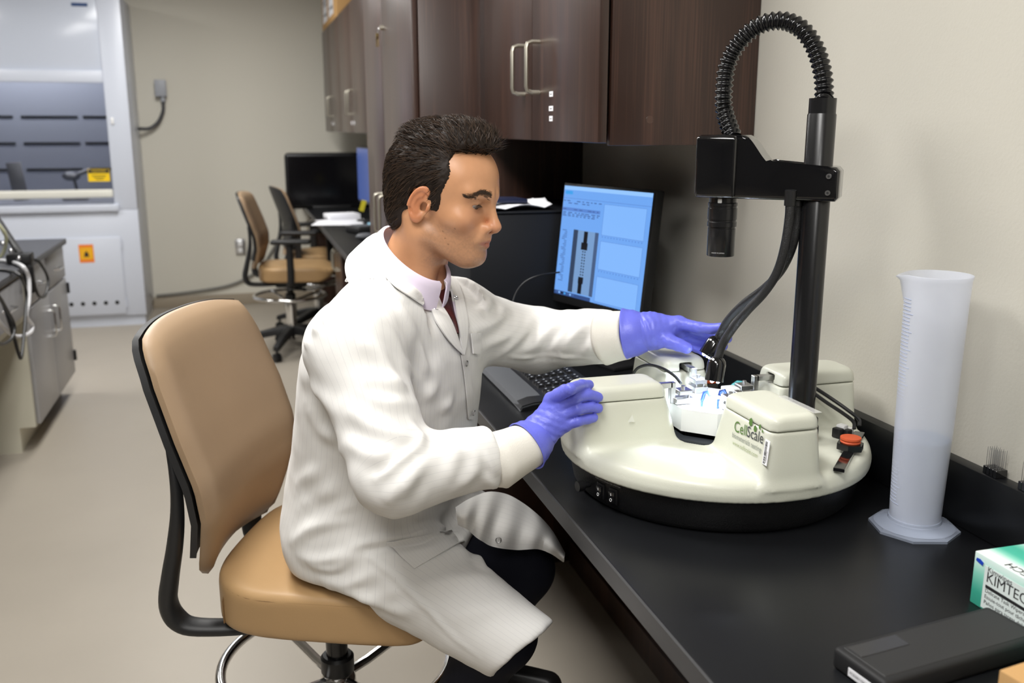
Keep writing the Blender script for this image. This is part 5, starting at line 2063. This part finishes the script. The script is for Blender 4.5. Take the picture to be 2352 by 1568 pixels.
# shoes on the foot ring
P('shoe_leather', (.012, .011, .011), .3, spec=.5)
for an, side in ((AN_R, -1), (AN_L, 1)):
    d = FWD * .9 + LFT * .15 * side
    d /= np.linalg.norm(d)
    X, Y, Z = grid(an + (-.16, -.16, -.1), an + (.22, .16, .05), .006)
    toe = an + d * .15 + np.array((0, 0, -.062))
    f = smin(rcone(X, Y, Z, an + np.array((0, 0, .02)), an + np.array((0, 0, -.04)), .04, .042), rcone(X, Y, Z, an - d * .03 + np.array((0, 0, -.055)), toe, .038, .03), .03)
    f = np.maximum(f, an[2] - .085 - Z)
    V, F = surface_nets(f, an + (-.16, -.16, -.1), .006)
    pobj('shoe', smooth_mesh(V, F, 2, .5), F, 'shoe_leather')

# ---- gloved hands ------------------------------------------------------------
P('nitrile', S(110, 116, 222), .36, spec=.45, bump=(260, .22, 4), var=(30, .05))
P('nitrile_rim', S(84, 84, 214), .38, spec=.45)


def hand(name, chains, palm, wrist_a, wrist_b, rw, k_f=.004):
    pts = np.array([p for ch in chains for p, _ in ch] + [a for a, _, _, _ in palm] + [wrist_a, wrist_b])
    lo, hi = pts.min(0) - .048, pts.max(0) + .048
    h_ = .0019
    X, Y, Z = grid(lo, hi, h_)
    f = None
    for a, b, r0, r1 in palm:
        q = rcone(X, Y, Z, a, b, r0, r1)
        f = q if f is None else smin(f, q, .012)
    f = smin(f, rcone(X, Y, Z, wrist_a, wrist_b, rw[0], rw[1]), .015)
    fg = None
    for ch in chains:
        fc = None
        for (a, ra_), (b, rb_) in zip(ch[:-1], ch[1:]):
            q = rcone(X, Y, Z, a, b, ra_, rb_)
            fc = q if fc is None else smin(fc, q, .003)
        fg = fc if fg is None else smin(fg, fc, .0012)
    f = smin(f, fg, .007)
    V, F = surface_nets(f, lo, h_)
    V = smooth_mesh(V, F, 2, .45)
    N = vnormals(V, F)
    # stretched-rubber wrinkles across the hand
    ax = unit(np.mean([ch[0][0] for ch in chains], 0) - wrist_a)
    side = unit(np.cross(ax, CF))
    s_ = (V - wrist_a) @ ax
    w_ = (V - wrist_a) @ side
    wr = np.sin((s_ + .35 * w_) * 520 + vnoise(V, 45, 8, 2) * 3.0) * sstep(.10, .02, s_)
    V = V + N * (wr * .0005 + vnoise(V, 120, 3, 2) * .0006)[:, None]
    return pobj(name, V, F, 'nitrile')


def FP(px, py, yv):
    return on(px, py, 1, yv)


W = at(1226, 1010, 1.548)
ch = [
    [(at(1266, 916, 1.543), .0115), (on(1310, 893, 2, 1.1285), .0098), (on(1336, 884, 2, 1.1245), .0092), (on(1353, 883, 2, 1.1215), .0082)],
    [(at(1278, 935, 1.539), .0118), (FP(1320, 913, 1.381), .0100), (FP(1352, 906, 1.389), .0092), (FP(1374, 912, 1.3925), .0085)],
    [(at(1285, 954, 1.539), .0115), (FP(1326, 939, 1.381), .0098), (FP(1354, 934, 1.388), .0090), (FP(1374, 937, 1.3915), .0083)],
    [(at(1291, 977, 1.541), .0105), (FP(1328, 967, 1.383), .0090), (FP(1349, 962, 1.3875), .0083), (FP(1364, 959, 1.390), .0076)],
    [(at(1246, 966, 1.562), .0135), (at(1262, 928, 1.580), .0115), (at(1280, 906, 1.598), .0100), (on(1297, 893, 0, .5045), .0088)]]
palm = [(W, at(1268, 920, 1.545), .024, .0125), (W, at(1280, 938, 1.541), .025, .0135), (W, at(1287, 957, 1.541), .025, .0132), (W, at(1292, 979, 1.543), .022, .012), (W, at(1250, 962, 1.56), .022, .014),
        (at(1240, 985, 1.55), at(1280, 960, 1.545), .024, .016)]
gr_ = hand('glove', ch, palm, at(1208, 1026, 1.535), W, (.0345, .029))
gr_['label'] = 'blue nitrile glove resting on the cream tower'
wa = at(1213, 1020, 1.538)


def glove_cuff(a, b, r0, r1, parent):
    d = unit(b - a)
    up0 = unit(np.cross(d, (0, 0, 1)))
    v0 = np.cross(d, up0)
    L = np.linalg.norm(b - a)
    rings = []
    for t_, k in ((.9, .80), (.1, .955), (0, .965), (-.02, .985), (-.02, 1.01), (.02, 1.02), (.1, 1.0), (.35, .985), (.5, 1.0), (.7, .96), (1.0, .90), (1.2, .80)):
        c = a + d * L * t_ - FOOT
        rr = (r0 + (r1 - r0) * t_) * k
        rings.append([tuple(c + (up0 * math.cos(t) + v0 * math.sin(t)) * rr * (1 + .02 * math.sin(3 * t + t_ * 4))) for t in np.linspace(0, 2 * PI, 44, endpoint=False)])
    return obj('glove_cuff', G().ring_loft(rings, False, False), 'nitrile', parent, sharp=70)


glove_cuff(at(1207, 1025, 1.5335), at(1240, 1001, 1.550), .0425, .0355, gr_)

W = at(1492, 760, 1.785)
ch = [
    [(at(1558, 742, 1.768), .0125), (at(1606, 752, 1.742), .0105), (at(1636, 755, 1.728), .0098), (at(1654, 752, 1.718), .0090)],
    [(at(1566, 752, 1.787), .012), (at(1622, 766, 1.778), .0103), (at(1654, 774, 1.762), .0095), (at(1671, 777, 1.748), .0088)],
    [(at(1564, 766, 1.802), .0118), (at(1618, 783, 1.79), .0100), (at(1647, 794, 1.77), .0092), (at(1662, 795, 1.756), .0085)],
    [(at(1556, 780, 1.812), .0108), (at(1598, 798, 1.796), .0090), (at(1622, 810, 1.78), .0083), (at(1636, 811, 1.768), .0077)],
    [(at(1508, 776, 1.773), .0175), (at(1536, 783, 1.758), .0138), (at(1560, 792, 1.749), .0122), (at(1577, 799, 1.744), .0108)]]
palm = [(W, ch[0][0][0], .029, .0145), (W, ch[1][0][0], .028, .0145), (W, ch[2][0][0], .027, .0138), (W, ch[3][0][0], .024, .0125), (W, at(1512, 774, 1.775), .024, .018),
        (at(1505, 758, 1.785), at(1556, 755, 1.785), .028, .018)]
gl_ = hand('glove', ch, palm, at(1446, 764, 1.80), W, (.040, .033))
gl_['label'] = 'blue nitrile glove steadying a gooseneck lamp'
glove_cuff(at(1437, 767, 1.80), at(1482, 762, 1.788), .0485, .041, gl_)

# ------------------------------------------------------------------ monitor at the bench
MC = np.array((.902, 2.317, 1.228))
MW, MH = .376, .301
myaw, mt = R(-74.03), R(6.33)
mux = np.array((math.cos(myaw), math.sin(myaw), 0))
mn = np.array((math.sin(myaw), -math.cos(myaw), 0))
muz = np.array((0, 0, 1)) * math.cos(mt) - mn * math.sin(mt)
mnn = np.cross(mux, muz)
mb = MC - mn * .06
t = thing('monitor', 'black monitor with lit blue-white software screen behind the instrument', 'monitor', (mb[0], mb[1], ZB))
M = Matrix((tuple(mux), tuple(muz), tuple(mnn))).transposed().to_4x4()
M.translation = Vector(MC) - Vector((mb[0], mb[1], ZB))
g = G().rbox((-MW / 2 - .006, -MH / 2 - .022, -.028), (MW / 2 + .010, MH / 2 + .008, -.0006), .003, 2, M)
bez = obj('bezel', g, 'black_plastic', t)
obj('back_housing', G().rbox((-.12, -.11, -.06), (.12, .10, -.026), .012, 3, M), 'black_plastic', t)
obj('stand', G().rbox((-.11, -.09, 0), (.11, .09, .012), .004).rbox((-.03, -.01, .01), (.03, .025, .30), .006), 'black_plastic', t, rot=(0, 0, myaw))


def glow(name, rgb, k=1.0):
    return P(name, (0.01, .01, .012), .35, spec=.3, emit=(S(*rgb), k))


scr = obj('screen', G().box((-MW / 2, -MH / 2, -.002), (MW / 2, MH / 2, .0004), M), glow('screen_light', (104, 156, 226), .95), t)


def srect(name, u0, v0, u1, v1, mat, lift=.0008, parent=None):
    return obj(name, G().box((-MW / 2 + u0 * MW, MH / 2 - v1 * MH, .0004), (-MW / 2 + u1 * MW, MH / 2 - v0 * MH, lift), M), mat, parent or scr)


pane = glow('screen_pane', (122, 172, 236), .95)
ink = glow('screen_ink', (62, 92, 150), .9)
faint = glow('screen_faint', (86, 128, 200), .9)
srect('title_bar', 0, 0, 1, .035, glow('screen_pale', (140, 186, 240), .95), .0006)
srect('tool_bar', .02, .045, .11, .075, glow('screen_cyan', (60, 150, 220), .95))
srect('rule_line', 0, .108, 1, .112, faint)
srect('rule_line', 0, .195, .46, .225, faint, .0006)
g = G()
rr = random.Random(3)
for v in (.13, .15, .205, .235, .25, .265):
    u = .01
    while u < .44:
        w_ = rr.uniform(.015, .05)
        if rr.random() < .8:
            g.box((-MW / 2 + u * MW, MH / 2 - (v + .008) * MH, .0004), (-MW / 2 + (u + w_) * MW, MH / 2 - v * MH, .0009), M)
        u += w_ + rr.uniform(.01, .03)
for k in range(30):
    v = .40 + .016 * k
    w_ = rr.uniform(.02, .06)
    u = .09 - w_ if k % 5 else .03
    g.box((-MW / 2 + u * MW, MH / 2 - (v + .006) * MH, .0004), (-MW / 2 + (u + w_) * MW, MH / 2 - v * MH, .0009), M)
tx = obj('screen_text', g, ink, scr)
tx['kind'] = 'stuff'
for v0, v1 in ((.13, .40), (.45, .70), (.76, .985)):
    pl_ = srect('plot_area', .50, v0, .96, v1, pane, .0006)
    g = G()
    for a in ((.50, v0, .502, v1), (.958, v0, .96, v1), (.5, v0, .96, v0 + .003), (.5, v1 - .003, .96, v1)):
        g.box((-MW / 2 + a[0] * MW, MH / 2 - a[3] * MH, .0006), (-MW / 2 + a[2] * MW, MH / 2 - a[1] * MH, .001), M)
    for k in range(14):
        u = .51 + k * .033
        g.box((-MW / 2 + u * MW, MH / 2 - (v1 + .018) * MH, .0004), (-MW / 2 + (u + .009) * MW, MH / 2 - (v1 + .009) * MH, .001), M)
    obj('plot_axes', g, faint, pl_)
im = srect('camera_image', .17, .386, .47, .954, glow('image_blue', (120, 158, 205), .8), .0008)
srect('image_shade', .17, .386, .225, .954, glow('image_dark', (52, 70, 100), .7), .0009, im)
srect('image_shade', .43, .386, .47, .954, glow('image_mid', (74, 98, 138), .7), .0009, im)
blk = glow('image_black', (12, 16, 26), .5)
for a in ((.30, .39, .345, .5), (.28, .49, .355, .555), (.285, .80, .345, .86), (.29, .85, .335, .952)):
    srect('image_clamp', *a, blk, .0011, im)
for k in range(9):
    for u in (.301, .328):
        srect('image_strand', u, .565 + .026 * k, u + .012, .578 + .026 * k, blk, .0011, im)
for k in range(7):
    srect('task_icon', .02 + .035 * k, .972, .042 + .035 * k, .99, [ink, pane, blk, glow('screen_cyan', (60, 150, 220)), ink, pane, ink][k])
srect('task_bar', 0, .965, .45, 1.0, glow('screen_bar', (46, 74, 128), .9), .0005)
px_cable('monitor_cable', [(1165, 790, 2.30), (1172, 735, 2.34), (1182, 680, 2.36), (1205, 648, 2.36), (1240, 632, 2.36), (1285, 625, 2.40)], .0022, P('cable_dim', S(34, 35, 38), .5), 'thin dark cable arching beside the lit monitor')

# black equipment box behind, with a paper towel on it
t = thing('equipment_box', 'large plain black box beside the tall cabinet, behind the lit monitor', 'box', (.60, 2.53, ZB))
obj('case_body', G().rbox((0, 0, 0), (.43, .42, .385), .006), P('box_black', (.010, .011, .014), .5, spec=.35), t)
obj('lid', G().rbox((-.002, -.002, .386), (.432, .422, .392), .002), 'box_black', t)
gr = []
for i in range(12):
    row = []
    for j in range(9):
        u, v = i / 11, j / 8
        row.append((-.12 + .26 * u, -.07 + .14 * v, .006 + .012 * abs(math.sin(u * 7 + v * 3)) * (.3 + u) + .028 * max(0, u - .65) * (v > .3)))
    gr.append(row)
tag(obj('paper_towel', G().sheet(gr, .0015), 'paper_white', loc=(.70, 2.61, ZB + .392), rot=(0, 0, .1)), 'crumpled white paper towel on the large black box', 'paper towel')
tag(obj('blue_notebook', G().rbox((-.08, -.05, 0), (.08, .05, .012), .003), P('dark_blue', S(32, 38, 66), .5), loc=(.70, 2.63, ZB + .4125), rot=(0, .03, .1)), 'dark blue flat booklet lying on the crumpled paper towel', 'booklet')

# ------------------------------------------------------------------ keyboard
t = thing('keyboard', 'black computer keyboard with grey palm rest on the bench edge', 'keyboard', (.572, 1.936, ZB))
P('key_black', (.016, .016, .018), .4, spec=.5)
P('palm_grey', S(92, 94, 98), .42, spec=.5)
g = G()
rows = []
for x_, z_ in ((0.0, .004), (.004, .011), (.03, .017), (.062, .019), (.07, .018), (.19, .028), (.205, .026), (.21, .004)):
    rows.append([(x_, y_ if True else 0, z_) for y_ in (0, .003, .452, .455)])
g.sheet(rows, .004).box((.004, .004, 0), (.206, .451, .012))
obj('body', g, 'key_black', t)
rows = []
for x_, z_ in ((-.001, .004), (.003, .0125), (.03, .0185), (.06, .0205)):
    rows.append([(x_, y_, z_ - .004 * (abs(y_ - .2275) / .2275) ** 6) for y_ in np.linspace(-.001, .456, 16)])
obj('palm_rest', G().sheet(rows, .003), 'palm_grey', t)
kg = G().ring_loft([[(-.008, -.008, 0), (.008, -.008, 0), (.008, .008, 0), (-.008, .008, 0)], [(-.0065, -.0065, .006), (.0065, -.0065, .006), (.0065, .0065, .006), (-.0065, .0065, .006)]], False, True)
kme = kg.mesh('key', 30, False)
wide = kg.__class__().ring_loft([[(-.008, -.05, 0), (.008, -.05, 0), (.008, .05, 0), (-.008, .05, 0)], [(-.0065, -.048, .006), (.0065, -.048, .006), (.0065, .048, .006), (-.0065, .048, .006)]], False, True).mesh('space_bar', 30, False)
gl = G()
U = .0187
for r_ in range(6):
    xk = .083 + r_ * .0187 + (.004 if r_ == 5 else 0)
    zk = .019 + (xk - .07) * .083
    for k in range(22):
        yk = .455 - (.022 + k * U)                 # left hand end is far from the camera
        if k in (14, 18) and True:
            continue
        if r_ == 2 and 15 <= k <= 17 and False:
            continue
        if r_ in (1, 2) and k in (15, 17) and r_ == 1 and k != 16 and False:
            continue
        if r_ == 0 and 4 <= k <= 8:
            if k == 6:
                obj('space_bar', wide, 'key_black', t, loc=(xk, yk, zk))
            continue
        obj('key', kme, 'key_black', t, loc=(xk, yk, zk), rot=(0, R(-4.7), 0))
        gl.box((xk - .001, yk - .0015, zk + .0058), (xk + .003, yk + .0025, zk + .0064))
lg = obj('key_legends', gl, P('legend_white', S(200, 205, 215), .6), t)
lg['kind'] = 'stuff'

# ------------------------------------------------------------------ graduated cylinder
def milky(name, rgb, alpha, rough=.3):
    m = P(name, rgb, rough, spec=.4, alpha=alpha)
    return m


milky('pp_milky', S(232, 236, 248), .44)
milky('pp_foot', S(200, 210, 232), .42, .12)
milky('liquid', S(118, 150, 196), .8, .1)
CC = (.997, 1.166)
t = thing('graduated_cylinder', 'tall translucent plastic measuring cylinder with octagonal foot, part filled', 'measuring cylinder', (CC[0], CC[1], ZB))
prof = [(.0375, .012), (.0385, .03), (.0425, .17), (.0455, .36), (.0465, .398), (.0485, .405), (.0478, .406), (.0450, .398), (.0440, .36), (.0410, .17), (.0370, .03), (.036, .016)]
rings = []
for r_, z_ in prof:
    ring_ = []
    for k in range(48):
        a = 2 * PI * k / 48
        sp = math.exp(-((a - R(150)) / .22) ** 2) * max(0, (z_ - .385)) / .02
        ring_.append(((r_ + .012 * sp) * math.cos(a), (r_ + .012 * sp) * math.sin(a), z_ - .004 * sp))
    rings.append(ring_)
obj('tube', G().ring_loft(rings, False, True), 'pp_milky', t, sharp=60)
r8 = [R(141) + PI / 4 * k for k in range(8)]
ft = []
for rr_, z_ in ((.068, 0), (.068, .004), (.064, .0055), (.062, .007)):
    ft.append([(rr_ * math.cos(a), rr_ * math.sin(a), z_) for a in [r8[0] + 2 * PI * k / 8 for k in range(8)]])
obj('foot_plate', G().ring_loft(ft, True, True), 'pp_foot', t, sharp=20)
obj('foot_dome', G().lathe([(.060, .007), (.056, .0095), (.047, .0115), (.0405, .015), (.0395, .019), (.036, .0195)], 48, cap=False), 'pp_foot', t)
obj('liquid', G().lathe([(.0355, .017), (.0365, .03), (.0398, .15)], 40), 'liquid', t)
g = G()
for k in range(60):
    z_ = .045 + k * .0055
    r_ = .0378 + (z_ - .012) * .0235
    wd = .32 if k % 5 == 0 else .2
    g.tube([((r_ + .0002) * math.cos(a), (r_ + .0002) * math.sin(a), z_) for a in np.linspace(R(150) + .0, R(150) + wd + .35, 7)], .00045, 4)
mk = obj('graduation_marks', g, P('mark_blue', S(178, 190, 222), .4), t)
mk['kind'] = 'stuff'

# ------------------------------------------------------------------ wipes box
def teal_print():
    m = bpy.data.materials.new('wipes_print')
    m.use_nodes = True
    nt = m.node_tree
    b = nt.nodes['Principled BSDF']
    b.inputs['Roughness'].default_value = .4
    tc = nt.nodes.new('ShaderNodeTexCoord')
    mp = nt.nodes.new('ShaderNodeMapping')
    mp.inputs['Scale'].default_value = (9, 9, 16)
    mp.inputs['Rotation'].default_value = (.5, .3, 0)
    nt.links.new(tc.outputs['Object'], mp.inputs['Vector'])
    wv = nt.nodes.new('ShaderNodeTexWave')
    wv.inputs['Scale'].default_value = .42
    wv.inputs['Distortion'].default_value = 2.2
    wv.inputs['Detail'].default_value = 1
    nt.links.new(mp.outputs[0], wv.inputs['Vector'])
    cr = nt.nodes.new('ShaderNodeValToRGB')
    e = cr.color_ramp.elements
    e[0].position, e[0].color = .1, (*S(70, 186, 160), 1)
    e[1].position, e[1].color = .95, (*S(232, 240, 238), 1)
    k = cr.color_ramp.elements.new(.5)
    k.color = (*S(140, 214, 194), 1)
    nt.links.new(wv.outputs['Fac'], cr.inputs['Fac'])
    nt.links.new(cr.outputs[0], b.inputs['Base Color'])
    MATS['wipes_print'] = m


teal_print()
t = thing('wipes_box', 'teal and white carton of tissue wipes with black lettering at the right edge', 'box', (.907, .942, ZB))
bx = obj('carton_body', G().rbox((0, -.215, 0), (.118, 0, .0735), .0015), 'wipes_print', t)
P('print_black', (.02, .02, .022), .5)
ux, uy = (0, -1, 0), (0, 0, 1)


def side(s, y0, z0, size, **k):
    return lettering('lettering', s, size, k.pop('mat', 'print_black'), frame((-.0006, -y0, z0), ux, uy), bx, **k)


obj('print_panel', G().box((-.0004, -.105, .003), (-.0001, -.020, .062)), P('print_white', S(226, 236, 234), .45), bx)
side('Kimwipes', .025, .0535, .0105)
side('KIMTECH', .024, .0375, .0200, spacing=.98)
obj('print_bar', G().box((-.0007, -.1, .0325), (-.0003, -.0245, .0368)), 'print_black', bx)
side('SCIENCE', .068, .0331, .0052, mat='print_white')
side('Delicate Task Wipers', .0245, .0250, .0075)
side('Essuie-tout pour tâches délicates', .0245, .0170, .0075)
side('Paños para tareas delicadas', .0245, .0090, .0075)
obj('print_mark', G().prism([(.004, 0), (.016, -.003), (.017, .002), (.011, .0045), (.005, .004)], 0, .0003, frame((-.0006, 0, .062), ux, uy)), P('print_blue', S(30, 70, 190), .45), bx)
op = obj('opening', G().lathe([(.0, .0003), (.028, .0003), (.029, -.0002)], 32, Matrix.Translation((.062, -.115, .0738)) @ Matrix.Scale(2.2, 4, (0, 1, 0))), P('opening_shadow', S(110, 90, 74), .8), bx)  # flat disc, the shadow inside the opening is put into its brown
lettering('lettering', 'KIMTECH', .018, 'print_black', frame((.02, -.12, .0741), (0, 1, 0), (-1, 0, 0)), bx)

# ------------------------------------------------------------------ flat black case, carton corner, pin holders, cloth
t = thing('instrument_case', 'flat black plastic case with white label lying on the bench corner', 'case', (.635, .856, ZB), R(7))
obj('shell', G().rbox((0, -.082, 0), (.25, 0, .027), .006, 3), 'black_soft', t)
obj('lid_panel', G().rbox((.009, -.074, .0255), (.241, -.008, .0278), .001, 1), P('case_panel', (.022, .022, .023), .5), t)
obj('window_panel', G().rbox((.012, -.034, .0272), (.085, -.011, .0286), .0005, 1), P('case_window', (.03, .03, .032), .2), t)
lb = obj('asset_label', G().rbox((-.0007, -.066, .005), (.0002, -.028, .0155), .0003, 1), 'paper_white', t)
lettering('lettering', 'PCE2001104', .0045, 'ink_black', frame((-.0009, -.031, .008), (0, -1, 0), (0, 0, 1)), lb)
t = thing('carton', 'corner of a plain brown cardboard box at the bottom right', 'box', (.722, .70, ZB), R(8))
obj('carton_body', G().rbox((0, -.14, 0), (.16, 0, .075), .0015), 'cardboard', t)
obj('flap_seam', G().box((.004, -.071, .0748), (.156, -.069, .0756)), P('kraft_dark', S(150, 112, 66), .8), t)
P('pin_steel', (.55, .55, .57), .3, 1.0)
for k, (hx_, hy_) in enumerate(((1.0795, 1.099), (1.0795, 1.03))):
    t = thing('pin_rake', ['small black block with five rows of fine pins on the backsplash', 'small black pin block cut off by the right picture edge'][k], 'pin block', (hx_, hy_, ZB + .1026), R(-4))
    for q in range(4):
        y_ = -.0125 + q * .0075
        bl = obj('block', G().rbox((-.010, y_, 0), (.010, y_ + .0066, .0125), .0006, 1), 'black_gloss', t)
        for m_ in range(5):
            obj('pin', G().cyl((-.0075 + m_ * .00375, y_ + .0033, .012), (-.0075 + m_ * .00375, y_ + .0033, .043), .00035, n=5), 'pin_steel', bl)
cl = on(1700, 866, 0, 1.015)
gr = []
for i in range(16):
    row = []
    for j in range(10):
        u, v = i / 15, j / 9
        row.append((-.03 + .06 * v + .008 * math.sin(9 * u), -.05 + .10 * u, .004 + .075 * math.sin(PI * min(1, u * .9 + .08)) * math.sin(PI * (.12 + .76 * v)) + .006 * math.sin(23 * u + 9 * v)))
    gr.append(row)
tag(obj('cleaning_cloth', G().sheet(gr, .002), P('cloth_cyan', S(110, 205, 215), .85, bump=(260, .5)), loc=(1.02, 1.765, ZB + .001)), 'crumpled turquoise cleaning cloth behind the instrument', 'cloth')
# out-of-frame base cabinet, added to block light under the near bench and support it
t = thing('base_cabinet', 'added walnut base cabinet blocking light under the near bench, below the picture edge', 'cabinet', (.52, -.35, 0))
obj('carcass', G().rbox((.02, 0, .1), (.56, 1.15, ZB - .034), .002).box((.08, .01, 0), (.55, 1.14, .1)), 'walnut', t)
for q in range(2):
    obj('door', G().rbox((0, q * .575 + .002, .12), (.019, (q + 1) * .575 - .002, ZB - .05), .002), 'walnut', t)
t = thing('knee_shade_panel', 'added dark walnut panel along the wall under the near bench, darkening the kneehole', 'panel', (1.07, .86, 0))  # made-up panel, put here to cut bounce light and darken the kneehole
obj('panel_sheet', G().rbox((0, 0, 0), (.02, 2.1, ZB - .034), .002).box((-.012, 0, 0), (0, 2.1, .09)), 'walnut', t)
